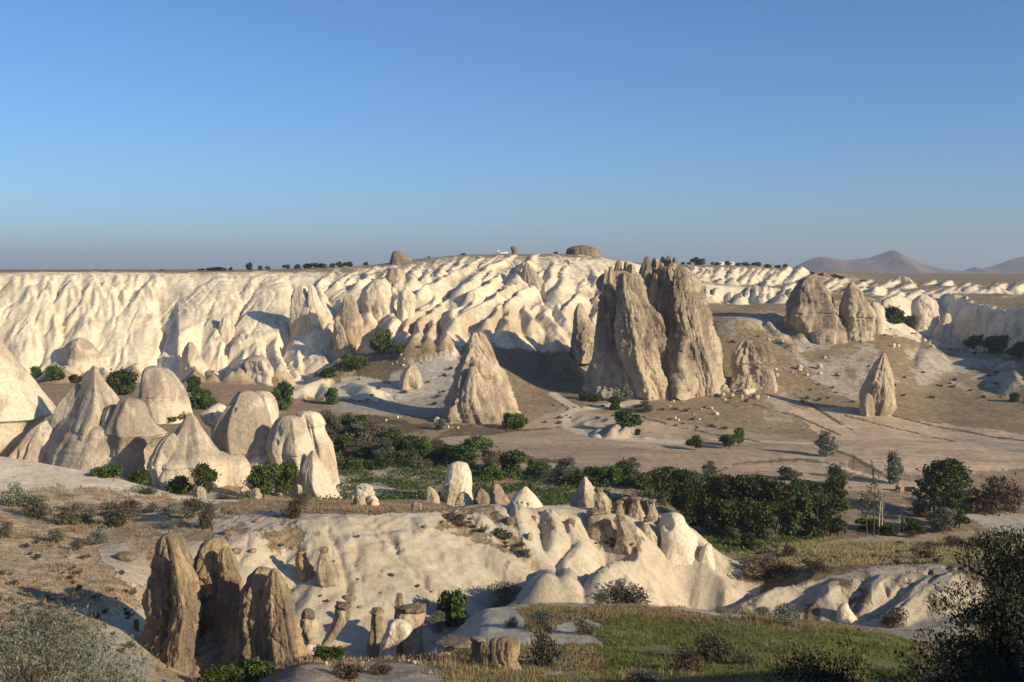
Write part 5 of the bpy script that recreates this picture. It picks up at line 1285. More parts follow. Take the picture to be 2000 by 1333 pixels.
prism("body", [(-2.1, 0.35), (2.15, 0.35), (2.2, 0.95), (1.5, 1.1), (0.8, 1.85), (-2.0, 1.9), (-2.15, 1.2)], -0.85, 0.85, WP, van, 0.08)
prism("windscreen", [(1.42, 1.14), (0.85, 1.78), (0.89, 1.80), (1.47, 1.16)], -0.75, 0.75, GL, van)
prism("side_window", [(-1.8, 1.25), (0.9, 1.25), (0.62, 1.72), (-1.75, 1.72)], -0.87, -0.853, GL, van)
for sx in (-1.35, 1.35):
    for sy in (-0.8, 0.62):
        th_ = np.linspace(0, 2 * math.pi, 16, endpoint=False)
        prism("wheel", [(sx + 0.34 * math.cos(a_), 0.30 + 0.34 * math.sin(a_)) for a_ in th_], sy, sy + 0.2, RB, van)
sb = empty("notice_board", hit(981, 497, 540, 620) + np.array([-2.0, 2.0, 0]))
tag(sb, "dark-framed board with a white panel standing by the van on the summit", "board")
prism("post", [(-0.7, 0), (-0.55, 0), (-0.55, 2.6), (-0.7, 2.6)], 0, 0.12, RB, sb); prism("post", [(0.55, 0), (0.7, 0), (0.7, 2.6), (0.55, 2.6)], 0, 0.12, RB, sb)
prism("panel", [(-0.5, 1.3), (0.5, 1.3), (0.5, 2.3), (-0.5, 2.3)], 0.03, 0.1, WP, sb)
# far houses on the skyline
for i, (x, w_, lab) in enumerate([(1407, 5.0, "tiny flat white house half hidden by trees on the skyline"), (1428, 4.0, "tiny white-roofed shed at the rim of the far plateau")]):
    h_ = empty("house", np.array([(x - 1000) / F * 800, 800, hfin((x - 1000) / F * 800, 800)]))
    tag(h_, lab, "house")
    prism("wall", [(-w_ / 2, -0.3), (w_ / 2, -0.3), (w_ / 2, 2.6), (-w_ / 2, 2.6)], 0, 4, WP, h_)
    prism("roof", [(-w_ / 2 - 0.3, 2.6), (w_ / 2 + 0.3, 2.6), (w_ / 2, 2.9), (-w_ / 2, 2.9)], -0.3, 4.3, WHITEROCK, h_)
    prism("window", [(-0.5, 1.0), (0.5, 1.0), (0.5, 2.0), (-0.5, 2.0)], -0.03, -0.003, GL, h_)

# ------------------------------------------------------------------ vegetation
LEAF_DARK = leaf_material("dark_leaves", [(0.034, 0.048, 0.016), (0.064, 0.085, 0.028), (0.115, 0.135, 0.045)])
LEAF_GREEN = leaf_material("green_leaves", [(0.036, 0.060, 0.016), (0.068, 0.105, 0.026), (0.115, 0.155, 0.040)])
LEAF_SILVER = leaf_material("silver_leaves", [(0.085, 0.095, 0.065), (0.15, 0.165, 0.12), (0.24, 0.25, 0.19)])
LEAF_SAGE = leaf_material("sage_leaves", [(0.065, 0.064, 0.040), (0.115, 0.112, 0.070), (0.18, 0.172, 0.11)])
LEAF_DRY = leaf_material("dry_twigs", [(0.070, 0.050, 0.032), (0.125, 0.090, 0.055), (0.19, 0.14, 0.085)], 0.1)
LEAF_SHADE_PAINT = leaf_material("shade_painted_leaves", [(0.012, 0.017, 0.010), (0.022, 0.030, 0.016), (0.05, 0.06, 0.04)], 0.1)  # near-black tones put shade into the leaf colour of the near right shrubs
LEAF_GRASS = leaf_material("grass_blades", [(0.42, 0.32, 0.175), (0.31, 0.26, 0.11), (0.22, 0.215, 0.07), (0.14, 0.17, 0.045)], 0.3)
BARK = flat_material("bark", (0.10, 0.075, 0.055), 0.9, 0.35, 9.0)
BARKW = flat_material("pale_bark", (0.42, 0.38, 0.31), 0.9, 0.25, 5.0)

def leaves(C_, L, W_, g, up=0.35, outward=None):
    """diamond leaves centred at C_ (n,3)"""
    n = len(C_)
    a = g.normal(size=(n, 3)); a[:, 2] += up
    if outward is not None: a += outward * 0.8
    a /= np.linalg.norm(a, axis=1)[:, None] + 1e-9
    b = np.cross(a, g.normal(size=(n, 3))); b /= np.linalg.norm(b, axis=1)[:, None] + 1e-9
    l = (L * g.uniform(0.6, 1.4, n))[:, None] * 0.5; w_ = (W_ * g.uniform(0.6, 1.4, n))[:, None] * 0.5
    V = np.stack([C_ - a * l, C_ + b * w_, C_ + a * l, C_ - b * w_], 1).reshape(-1, 3)
    return V, np.arange(4 * n).reshape(-1, 4)

def crown_mesh(name, seed, h, wd, n, L, W_, clumps=14, z0=0.15, shape=1.0, gap=0.0, ball=0.30, up=0.2):
    g = np.random.default_rng(seed)
    cs, rs = [], []
    for i in range(clumps):
        f = g.uniform(z0, 0.92)
        rad = wd / 2 * (math.sin(math.pi * min(1, max(0.05, (f - z0 * 0.6) / (1.08 - z0 * 0.6)) ** (0.8 * shape)))) ** 0.7
        a = g.uniform(0, 2 * math.pi); q = math.sqrt(g.uniform(0, 1)) * 0.8
        r = wd * ball * g.uniform(0.55, 1.2)
        cs.append((rad * q * math.cos(a), rad * q * math.sin(a), f * h)); rs.append(r)
    cs = np.array(cs); rs = np.array(rs)
    k = g.choice(clumps, n, p=rs**2 / (rs**2).sum())
    d = g.normal(size=(n, 3)); d /= np.linalg.norm(d, axis=1)[:, None]
    rr = rs[k] * g.uniform(0.35, 1.08, n) ** 0.6
    rr = rr * np.where(g.uniform(size=n) < 0.12, g.uniform(1.1, 1.6, n), 1.0)
    P = cs[k] + d * rr[:, None] * np.array([1, 1, 0.8])
    P[:, 2] = np.clip(P[:, 2], 0.02 * h, None)
    P[:, 2] *= h / max(np.percentile(P[:, 2], 99.7), 0.1)
    V, Fq = leaves(P, L, W_, g, up, d)
    tint = np.clip(0.5 + 0.28 * g.normal(size=clumps)[k] + 0.22 * g.normal(size=n), 0, 1)
    return new_mesh(name, V, Fq, False, {"tint": np.repeat(tint, 4)}), cs, rs

def tube(path, rad, ns=6):
    path = np.array(path, float); rad = np.broadcast_to(rad, len(path))
    V = []
    for i, p in enumerate(path):
        d = path[min(i + 1, len(path) - 1)] - path[max(i - 1, 0)]
        d = d / (np.linalg.norm(d) + 1e-9)
        u = np.cross(d, [0.3, 0.9, 0.1]); u /= np.linalg.norm(u); v = np.cross(d, u)
        a = np.linspace(0, 2 * math.pi, ns, endpoint=False)
        V.append(p + rad[i] * (np.cos(a)[:, None] * u + np.sin(a)[:, None] * v))
    return np.concatenate(V), grid_faces(len(path), ns, True)

def trunk_mesh(name, seed, h, cs, r, limbs=6, fork=0.2, stems=1):
    g = np.random.default_rng(seed)
    Vs, Fs, o = [], [], 0
    def add(p, rr):
        nonlocal o
        V, f = tube(p, rr); Vs.append(V); Fs.append(f + o); o += len(V)
    for s_ in range(stems):
        bx, by = (0, 0) if stems == 1 else g.normal(0, 0.06 * h, 2)
        tx, ty = g.normal(0, 0.05 * h, 2)
        mid_ = (bx + tx * 0.5, by + ty * 0.5, fork * h)
        topp = (bx + tx, by + ty, 0.72 * h)
        add([(bx, by, -0.06 * h), (bx, by, 0.06 * h), mid_, ((mid_[0] + topp[0]) / 2, (mid_[1] + topp[1]) / 2, (mid_[2] + topp[2]) / 2), topp], [r * 1.3, r, r * 0.8, r * 0.5, r * 0.2])
        for j in g.choice(len(cs), min(limbs, len(cs)), replace=False):
            e = cs[j]
            st_ = np.array(mid_) + (np.array(topp) - np.array(mid_)) * g.uniform(0, 0.45)
            m_ = (st_ + e) / 2 + g.normal(0, 0.03 * h, 3)
            add([st_, m_, e], [r * 0.5, r * 0.32, r * 0.12])
    return new_mesh(name, np.concatenate(Vs), np.concatenate(Fs), True)

class Kind:
    def __init__(self, name, mat, variants, h, wd, n, L, W_, cat, bark=BARK, r=0.12, limbs=6, fork=0.22, stems=1, seed=0, crown="crown", **kw):
        self.name, self.h, self.w, self.cat, self.crown = name, h, wd, cat, crown
        self.meshes = []
        for i in range(variants):
            m, cs, rs = crown_mesh(crown, seed + i * 7 + 1, h, wd, n, L, W_, **kw)
            m.materials.append(mat)
            t = trunk_mesh("trunk", seed + i * 7 + 3, h, cs, r, limbs, fork, stems)
            t.materials.append(bark)
            self.meshes.append((m, t))
gp = np.random.default_rng(21)
def plant(kind, label, loc, h, wd=None, group=None, var=None, rot=None):
    """a copy of a plant kind: height h metres, width wd metres"""
    m, t = kind.meshes[int(gp.integers(0, len(kind.meshes))) if var is None else var]
    e = empty(kind.name, loc)
    sz = h / kind.h; sx = (wd / kind.w) if wd else sz * gp.uniform(0.85, 1.15)
    e.rotation_euler = (0, 0, gp.uniform(0, 6.28) if rot is None else rot)
    e.scale = (sx, sx, sz)
    tag(e, label, kind.cat, group)
    link(kind.crown, m, None, e); link("trunk" if kind.crown == "crown" else "stem", t, None, e)
    return e

def plant_px(kind, label, x, ybase, hpx, wpx=None, group=None, lo=50, hi=1500, var=None):
    p = hit(x, ybase, lo, hi)
    s_ = p[1] / F
    return plant(kind, label, p, hpx * s_, wpx * s_ if wpx else None, group, var)

K_BROAD = Kind("broadleaf_tree", LEAF_GREEN, 3, 6.0, 6.5, 2600, 0.55, 0.36, "tree", r=0.17, seed=1000, clumps=16, z0=0.28, ball=0.22)
K_TALL = Kind("grove_tree", LEAF_DARK, 4, 12.0, 8.0, 4200, 0.62, 0.42, "tree", r=0.2, seed=1100, clumps=26, z0=0.14, ball=0.20, shape=0.9, stems=3, limbs=5)
K_SILVER = Kind("olive_tree", LEAF_SILVER, 3, 6.0, 5.0, 2600, 0.50, 0.22, "tree", r=0.13, seed=1200, clumps=18, z0=0.12, ball=0.20, up=0.7, stems=2)
K_BUSH = Kind("green_bush", LEAF_GREEN, 3, 3.0, 4.4, 2000, 0.42, 0.28, "bush", r=0.06, seed=1300, clumps=20, z0=0.06, ball=0.18, stems=3, limbs=4, crown="foliage")
K_SAGE = Kind("sage_shrub", LEAF_SAGE, 4, 1.5, 2.6, 1500, 0.20, 0.09, "shrub", r=0.03, seed=1400, clumps=14, z0=0.05, ball=0.24, up=0.8, stems=4, limbs=4, crown="foliage")
K_GREY = Kind("grey_shrub", LEAF_SILVER, 3, 1.6, 2.6, 1500, 0.20, 0.08, "shrub", r=0.03, seed=1500, clumps=14, z0=0.05, ball=0.24, up=0.8, stems=4, limbs=4, crown="foliage")
K_DRY = Kind("dry_bush", LEAF_DRY, 3, 1.5, 2.4, 1300, 0.24, 0.07, "bush", r=0.03, seed=1600, clumps=12, z0=0.05, ball=0.25, up=0.8, stems=4, limbs=5, crown="foliage")
K_SCRUB = Kind("scrub_tuft", LEAF_SAGE, 4, 0.5, 0.9, 260, 0.16, 0.07, "scrub", r=0.015, seed=1700, clumps=7, z0=0.05, ball=0.28, up=0.9, stems=2, limbs=2, crown="foliage")
K_FAR = Kind("far_tree", LEAF_DARK, 3, 5.0, 6.0, 900, 0.9, 0.6, "tree", r=0.18, seed=1800, clumps=12, z0=0.15, ball=0.24)

V = (195, 420)
# grove of tall trees in the valley
for i, (x, yb, hp, wp) in enumerate([(1300, 985, 72, 70), (1345, 1040, 105, 72), (1385, 1042, 110, 70), (1428, 1046, 116, 80), (1470, 1048, 122, 84), (1515, 1050, 116, 78), (1552, 1050, 112, 74), (1590, 1050, 108, 76), (1625, 1048, 122, 70), (1330, 1005, 90, 70)]):
    plant_px(K_TALL, "tall dark green tree in the dense valley grove beyond the white ridge", x, yb, hp, wp, "trees of the valley grove", 185, 300)
for x, yb, hp, wp, lab in [
    (1357, 880, 30, 34, "small round green tree alone on the tan field, with a short trunk"),
    (1424, 877, 28, 40, "low wide green tree touching a taller one on the tan field"),
    (1442, 872, 36, 34, "taller green tree rising behind the low wide tree on the tan field"),
    (925, 915, 62, 76, "big round green tree with a bare trunk between vineyard and ploughed field"),
    (1003, 930, 52, 66, "multi-stemmed green tree beside the big round tree at the vineyard edge"),
    (826, 892, 40, 50, "dark green tree among brown bushes at the field's west end"),
    (1210, 855, 2, 2, None)]:
    if lab: plant_px(K_BROAD, lab, x, yb, hp, wp, None, *V)
plant_px(K_TALL, "huge round green tree beside the shaded bank and stone wall", 1838, 1008, 112, 112, None, 190, 300, 1)
plant_px(K_TALL, "green skirt tree at the right flank of the huge round tree", 1868, 1030, 70, 56, None, 190, 300, 2)
for x, yb, hp, wp, lab in [
    (745, 905, 50, 56, "silvery olive-like tree at the edge of the vineyard near brown bushes"),
    (690, 872, 48, 60, "grey-green tree in the thicket behind the vineyard's pale bank"),
    (650, 850, 40, 44, "silver tree at the thicket's end near the cream flat-topped cone"),
    (1103, 940, 46, 56, "silver-leaved tree bordering the vineyard below the ploughed field"),
    (1236, 928, 34, 34, "small silver tree at the lower edge of the ploughed field"),
    (1386, 930, 28, 30, "small silver tree behind the dark grove at the field corner"),
    (1540, 938, 26, 44, "low silver tree between two terraces of the tan field"),
    (1637, 948, 40, 44, "silver tree at the end of the dark grove beside the track"),
    (1615, 892, 50, 40, "grey-green tree growing in the gully where the track bends"),
    (1748, 945, 62, 44, "slim silver tree standing right of the bare forked tree"),
    (1840, 1040, 50, 60, "grey bush-like tree under the huge round tree"),
    (1430, 1055, 26, 40, "pale silver bush-tree at the foot of the dark grove"),
    (1500, 1056, 24, 34, "second pale silver bush-tree at the foot of the grove, by the trunks"),
    (1215, 785, 34, 34, "grey-green willow-like tree before the great rock's shaded wall"),
    (1260, 805, 20, 40, "low grey-green tree at the corner of the great rock's sunlit base"),
    (860, 840, 22, 30, "pale grey tree left of the split-tip cone's foot")]:
    plant_px(K_SILVER, lab, x, yb, hp, wp, None, *V)
B = [
    (235, 770, 46, 72, "large round green bush at the left cliff's foot beside the grooved stump"),
    (70, 740, 24, 26, "small green bush at the cliff foot above the broad smooth cone"),
    (108, 745, 28, 36, "spiky green bush in the row at the foot of the left cliff"),
    (148, 748, 16, 26, "low green bush between the cliff foot and the twin-crested cone"),
    (378, 765, 30, 34, "green bush right of the grooved brown stump"),
    (395, 800, 40, 60, "dark green bush behind the small bright white lump"),
    (340, 825, 24, 50, "green bush in the gap between the domes and the pointed banded cone"),
    (552, 800, 54, 46, "tall green bush between the pale cone and the cliff foot humps"),
    (648, 790, 32, 34, "dark bush at the end of the low tuff humps"),
    (745, 690, 44, 44, "green bush growing against the cliff on the grassy bench"),
    (690, 722, 26, 60, "wide green bush at the left end of the grassy bench"),
    (642, 735, 16, 44, "low green bush below the grassy bench's edge"),
    (780, 690, 18, 34, "small green bush beside the bench bush against the cliff"),
    (68, 893, 34, 36, "single green bush on the bank in front of the broad smooth cone"),
    (1005, 838, 30, 50, "dark green bush at the right foot of the split-tip cone"),
    (1225, 832, 30, 60, "green bush behind the pale double hump near the track"),
    (1245, 850, 12, 14, "tiny green bush at the end of the pale double hump"),
    (1160, 785, 14, 30, "green bush in the dark shade under the great rock"),
    (1140, 780, 18, 24, "shaded bush in the cleft left of the great rock"),
    (1200, 800, 26, 30, "dark bush just before the great rock's shaded wall and stones"),
    (1318, 772, 18, 40, "green bush on the apron of the great rock's sunlit face"),
    (1745, 632, 32, 50, "large dark bush in the hollow right of the pointed tan cone"),
    (1780, 640, 22, 34, "dark bush beside the square cut cliff block"),
    (1845, 655, 22, 30, "shaded bush at the foot of the pale leaning column"),
    (1905, 684, 26, 44, "black-green bush deep in the ravine's shade behind boulders"),
    (1950, 691, 34, 60, "widest black-green bush filling the shaded ravine"),
    (1992, 699, 30, 50, "black-green bush at the far end of the shaded ravine"),
    (1982, 785, 18, 26, "lone dark bush on the dry slope below the scree hump"),
    (1190, 950, 40, 50, "green bush behind the wide brown cone on the ridge"),
    (1215, 945, 44, 46, "dark green bush next to the small silver tree at the vineyard edge"),
    (1160, 945, 34, 50, "low green bush left of the small silver tree at the vineyard edge"),
    (720, 900, 26, 60, "green bush under the silvery tree at the vineyard edge"),
    (1462, 1118, 30, 34, "bright green bush at the tip of the white ridge nose"),
    (870, 895, 26, 50, "dark bush left of the big round tree by the field"),
    (1700, 1035, 22, 60, "dark low bush at the foot of the bare poplar trunks"),
    (1780, 1040, 24, 60, "dark low bush between bare trunks and the grey bush-tree"),
    (1735, 1045, 20, 50, "low dark bush just right of the bare poplar trunks")]
for x, yb, hp, wp, lab in B:
    plant_px(K_BUSH, lab, x, yb, hp, wp, None, 190, 620)
for x, yb, hp, wp, lab in [(400, 972, 66, 60, "leafy green bush-tree before the pointed banded cone's right side"), (515, 975, 74, 62, "big leafy dark bush-tree below the tallest grey cone"), (560, 972, 72, 60, "big leafy bush-tree in front of the grey domed cone's base"), (595, 965, 60, 50, "leafy bush-tree at the grey domed cone's right skirt"),
                          (350, 965, 34, 60, "low dark bush at the pointed banded cone's foot"), (270, 945, 26, 50, "bush in the dark hollow under the double dome"), (210, 935, 24, 60, "bush at the foot of the double dome's pale skirt")]:
    plant_px(K_BROAD if hp > 50 else K_BUSH, lab, x, yb, hp, wp, None, 178, 300)
for x, yb, hp, wp, lab in [(715, 870, 44, 70, "brown-grey dry thicket bush behind the vineyard, left of the field"), (960, 915, 36, 50, "bare brownish bush between two green trees at the field edge"), (1930, 1000, 70, 110, "large brown-grey dry bush beyond the huge round tree"), (1975, 1000, 50, 70, "dark brown thicket bush next to the large dry bush"), (1895, 998, 44, 60, "dark bush in front of the large brown-grey dry bush"),
                          (620, 985, 2, 2, None), (850, 885, 28, 40, "brown bush between dark trees at the field's west end"), (1800, 1010, 30, 70, "brown bush at the left foot of the huge round tree")]:
    if lab: plant_px(K_DRY, lab, x, yb, hp, wp, None, 190, 420)
for i, (x, yb, hp, wp) in enumerate([(640, 830, 28, 44), (668, 845, 34, 50), (700, 852, 40, 56), (735, 862, 36, 60), (770, 868, 30, 50), (660, 880, 30, 60), (700, 890, 26, 60), (775, 885, 30, 60), (800, 880, 28, 46), (640, 905, 22, 50), (690, 915, 18, 70), (850, 905, 30, 56), (885, 910, 26, 50), (965, 935, 22, 60), (1050, 925, 24, 50), (1075, 940, 26, 50), (1135, 950, 26, 60), (1260, 955, 30, 60), (1290, 950, 36, 50), (790, 905, 26, 60), (740, 915, 22, 60), (820, 915, 24, 60)]):
    plant_px(K_BUSH if i % 3 else K_SAGE, "leafy bush in the thicket between the chimney group, vineyard and field", x, yb, hp, wp, "bushes of the vineyard thicket", 200, 420)
# hilltop and skyline trees
for x, y, hp, wp in [(488, 526, 14, 16), (452, 528, 7, 10), (430, 531, 8, 26), (412, 531, 7, 22), (395, 531, 5, 14), (510, 526, 8, 10), (524, 526, 7, 10), (560, 527, 9, 14), (583, 527, 9, 16), (600, 527, 10, 18), (614, 526, 11, 18), (630, 525, 10, 20), (650, 523, 9, 12), (664, 522, 11, 15), (680, 521, 10, 18), (715, 518, 7, 9), (318, 531, 4, 10), (210, 530, 4, 3), (188, 530, 3, 4), (838, 508, 4, 6), (905, 501, 4, 12), (1085, 497, 5, 8)]:
    Dk = 640 if x < 720 else 604
    q = np.array([(x - 1000) / F * Dk, Dk, 0.0]); q[2] = hfin(q[0], q[1]) - 0.15
    plant(K_FAR, "small dark tree on the skyline of the plateau and central hill", q, hp * Dk / F + max(0, zpix(y, Dk) - q[2]) * 0.5, wp * Dk / F, "trees along the plateau skyline")
for x, y, hp, wp in [(1362, 517, 15, 26), (1333, 517, 6, 8), (1345, 517, 6, 8), (1390, 516, 7, 6), (1400, 517, 6, 14), (1420, 517, 9, 12), (1440, 518, 6, 14), (1455, 518, 7, 20), (1476, 518, 9, 18), (1498, 518, 7, 16), (1518, 519, 8, 12), (1532, 519, 8, 9), (1585, 524, 6, 12), (1602, 524, 7, 12), (1630, 525, 7, 16), (1640, 524, 6, 16), (1684, 530, 4, 10)]:
    Dk = 770
    q = np.array([(x - 1000) / F * Dk, Dk, 0.0]); q[2] = hfin(q[0], q[1]) - 0.15
    plant(K_FAR, "dark tree on the rim of the far plateau behind the pale ridges", q, hp * Dk / F, wp * Dk / F, "trees on the far plateau rim")
# sage and grey shrubs on the near terrace
for i, (x, yb, hp, wp) in enumerate([(40, 990, 50, 70), (70, 1010, 40, 66), (130, 1025, 44, 70), (165, 1020, 38, 50), (225, 1030, 54, 70), (255, 1010, 36, 50), (300, 1000, 20, 40), (375, 1012, 40, 56), (405, 1030, 50, 40), (190, 1062, 40, 50), (110, 1060, 28, 40), (10, 1050, 30, 40), (330, 1005, 24, 50), (285, 965, 18, 50), (440, 975, 14, 44), (475, 975, 16, 40), (590, 985, 24, 44), (150, 1075, 24, 30), (345, 1030, 16, 40)]):
    plant_px(K_SAGE if i % 3 else K_GREY, "grey-green sage shrub in the belt of shrubs below the white bank", x, yb, hp, wp, "sage shrubs below the white bank", 90, 200)
plant_px(K_DRY, "reddish dry bush at the rim of the white slope on the terrace edge", 572, 1010, 34, 54, None, 110, 200)
for i in range(90):
    x = gp.uniform(-10, 262); y = gp.uniform(1062, 1290)
    if x > 180 and 1055 < y < 1120: continue
    p = hit(x, y, 55, 140)
    s_ = gp.uniform(0.35, 0.9)
    plant(K_SCRUB, "small dry scrub tuft on the brown slope left of the three spires", p, s_ * 0.55, s_ * 1.2, "scrub tufts on the brown slope")
for i in range(26):
    x = gp.uniform(860, 1030); y = 1000 + (x - 860) * 0.42 + gp.uniform(-12, 22)
    p = hit(x, y, 112, 182); s_ = gp.uniform(0.5, 1.3)
    plant(K_SCRUB, "scrub tuft in the dry patch on the white ridge's shoulder", p, s_ * 0.6, s_ * 1.4, "scrub in the ridge's dry patch")
for i in range(12):
    p = hit(gp.uniform(1165, 1245), gp.uniform(1042, 1072), 120, 182); s_ = gp.uniform(0.5, 1.0)
    plant(K_SCRUB, "scrub tuft in the brown saddle amid the white bulges", p, s_ * 0.5, s_ * 1.3, "scrub in the ridge saddle")
for i in range(16):
    p = hit(gp.uniform(440, 860), gp.uniform(1015, 1180), 110, 182); s_ = gp.uniform(0.25, 0.7)
    plant(K_SCRUB, "tiny scrub tuft dotted on the bare white slope", p, s_ * 0.6, s_ * 1.1, "scrub on the white slope")
for x, yb, hp, wp, lab, K in [
    (990, 1182, 46, 80, "grey-green shrub at the top of the meadow against the white slope", K_GREY),
    (1225, 1180, 44, 84, "dense olive shrub at the meadow's crest below the white bulges", K_SAGE),
    (1175, 1182, 24, 40, "small olive shrub beside the dense one on the meadow's crest", K_SAGE),
    (885, 1225, 74, 66, "tall mixed green bush at the meadow's end above the cap slab", K_BUSH),
    (855, 1232, 40, 40, "grey shrub hugging the tall mixed bush's foot", K_GREY),
    (1065, 1300, 70, 84, "big olive shrub beside the golden drum rock", K_SAGE),
    (1060, 1230, 40, 60, "grey shrub upslope of the big olive shrub", K_GREY),
    (1140, 1240, 34, 50, "olive shrub in the meadow's left part", K_SAGE),
    (1000, 1225, 24, 30, "little grey shrub on the bench behind the drum rock", K_GREY),
    (1400, 1290, 50, 84, "dark shrub in the meadow with dry twigs, larger of a pair", K_SAGE),
    (1340, 1310, 44, 70, "grey-brown shrub in the meadow, smaller of a pair", K_DRY),
    (1455, 1300, 34, 50, "dark shrub just right of the meadow pair", K_SAGE),
    (1265, 1340, 30, 80, "grey shrub at the meadow's lowest edge", K_GREY),
    (1535, 1222, 46, 60, "round grey shrub in front of the shaded bare slope", K_GREY),
    (1745, 1225, 40, 56, "dry grey shrub at the foot of the shaded bare slope", K_DRY),
    (1410, 1198, 16, 30, "low grey shrub on the meadow rim above the dark gully", K_GREY),
    (1490, 1205, 20, 44, "low grey shrub on the meadow rim near the round grey shrub", K_GREY),
    (1540, 1088, 20, 50, "brown dry bush on the grassy flat right of the ridge nose", K_DRY),
    (1810, 1092, 32, 50, "dark brown bush on the grassy flat above the bare slope", K_DRY),
    (1870, 1068, 20, 60, "wide brown bush by the field strip under the trees", K_DRY),
    (1910, 1070, 20, 40, "brown bush beside the wide brown bush by the field strip", K_DRY),
    (1480, 1130, 40, 90, "rusty brown bush bank right of the white ridge's tip", K_DRY),
    (1530, 1125, 24, 60, "rusty brown bush above the shaded hollow", K_DRY),
    (1600, 1115, 20, 60, "low rusty bush on the rim of the shaded bare slope", K_DRY),
    (500, 1335, 40, 110, "green bush at the foot of the golden-flanked spire", K_BUSH),
    (430, 1338, 34, 90, "green bush between the feet of the joined spires", K_BUSH),
    (640, 1290, 28, 80, "weedy green bush beside the golden-flanked spire in the gully", K_BUSH),
    (680, 1330, 34, 80, "dry dark bush on the pale path", K_DRY),
    (745, 1318, 20, 60, "low dry bush at the rim of the pale path", K_DRY),
    (1780, 1050, 14, 30, "low brown bush at the foot of the poplar trunks", K_DRY)]:
    plant_px(K, lab, x, yb, hp, wp, None, 52, 240)
for i in range(30):
    p = hit(gp.uniform(1480, 1880), gp.uniform(1062, 1112), 150, 200); s_ = gp.uniform(0.5, 1.2)
    plant(K_SCRUB, "scrub tuft on the grassy flat above the shaded bare slope", p, s_ * 0.6, s_ * 1.5, "scrub on the grassy flat")
for i in range(60):
    p = hit(gp.uniform(1380, 1990), gp.uniform(640, 790), 340, 560); s_ = gp.uniform(0.8, 2.0)
    plant(K_SCRUB, "dark scrub tuft on the dry eastern slopes below the cones", p, s_ * 0.6, s_ * 1.5, "scrub on the dry eastern slopes")
for i in range(44):
    p = hit(gp.uniform(1040, 1500), gp.uniform(776, 840), 330, 420); s_ = gp.uniform(0.5, 1.6)
    plant(K_SCRUB, "scrub tuft on the dry ground before the two-towered rock", p, s_ * 0.6, s_ * 1.6, "scrub before the two-towered rock")
for i in range(24):
    p = hit(gp.uniform(640, 900), gp.uniform(680, 830), 340, 480); s_ = gp.uniform(0.8, 2.0)
    plant(K_SCRUB, "scrub tuft around the grassy bench and the split-tip cone", p, s_ * 0.6, s_ * 1.5, "scrub around the grassy bench")

# --- bare poplars and poles
def bare_tree(label, x, yb, hpx, seed, lean=0.0, twigs=14, mat=BARKW, r=0.14, lo=190, hi=300, leafy=0):
    p = hit(x, yb, lo, hi); h = hpx * p[1] / F
    g = np.random.default_rng(seed)
    e = empty("bare_tree", p); tag(e, label, "tree")
    V, f = tube([(0, 0, -0.4), (lean * 0.3, 0, h * 0.3), (lean * 0.7 + g.normal(0, 0.1), 0, h * 0.65), (lean, 0, h)], [r, r * 0.85, r * 0.6, r * 0.15])
    link("trunk", new_mesh("trunk", V, f, True), mat, e)
    Vs, Fs, o = [], [], 0
    tips = []
    for i in range(twigs):
        z = g.uniform(0.3, 0.97) * h; a = g.uniform(0, 6.28); L_ = g.uniform(0.06, 0.2) * h * (1.1 - z / h) + 0.3
        s0 = np.array([lean * z / h, 0, z]); s1 = s0 + np.array([math.cos(a) * L_, math.sin(a) * L_, L_ * 1.2])
        v, ff = tube([s0, (s0 + s1) / 2 + g.normal(0, 0.05, 3), s1], [r * 0.35, r * 0.25, r * 0.1], 4)
        Vs.append(v); Fs.append(ff + o); o += len(v); tips.append(s1)
    link("branches", new_mesh("branches", np.concatenate(Vs), np.concatenate(Fs), True), mat, e)
    if leafy:
        tp = np.array(tips); P = tp[g.integers(0, len(tp), leafy)] + g.normal(0, 0.35, (leafy, 3))
        v, ff = leaves(P, 0.4, 0.28, g)
        link("crown", new_mesh("crown", v, ff, False, {"tint": np.repeat(g.uniform(0, 1, leafy), 4)}), LEAF_DARK, e)
bare_tree("bare pale poplar trunk, tallest of the cluster right of the grove", 1716, 1045, 92, 1, 0.2, 16)
bare_tree("pale poplar trunk with a few dark leaves in the cluster right of the grove", 1706, 1046, 110, 2, 0.1, 22, BARK, leafy=260)
bare_tree("thin leafy poplar leaning left beside the pale poplar trunks", 1694, 1045, 84, 3, -0.8, 18, BARK, leafy=240)
bare_tree("slim bare pole-like trunk just right of the poplar cluster", 1722, 1044, 78, 4, 0.1, 8)
bare_tree("short bare white trunk, left of two standing by the brown field", 1757, 1040, 36, 5, 0.0, 3, r=0.12)
bare_tree("short bare white trunk, thinner of two standing by the brown field", 1764, 1040, 32, 6, 0.1, 3, r=0.09)
bare_tree("leafless dark forked tree beside the farm track", 1706, 935, 36, 7, -0.5, 18, BARK, 0.16, 220, 340)
bare_tree("leafless pale twiggy tree above the farm track", 1666, 918, 34, 8, 0.2, 22, BARK, 0.10, 230, 360)
bare_tree("thin bare pole standing among vines near the grey-brown rock", 681, 985, 56, 9, -0.4, 3, BARK, 0.08, 190, 280)

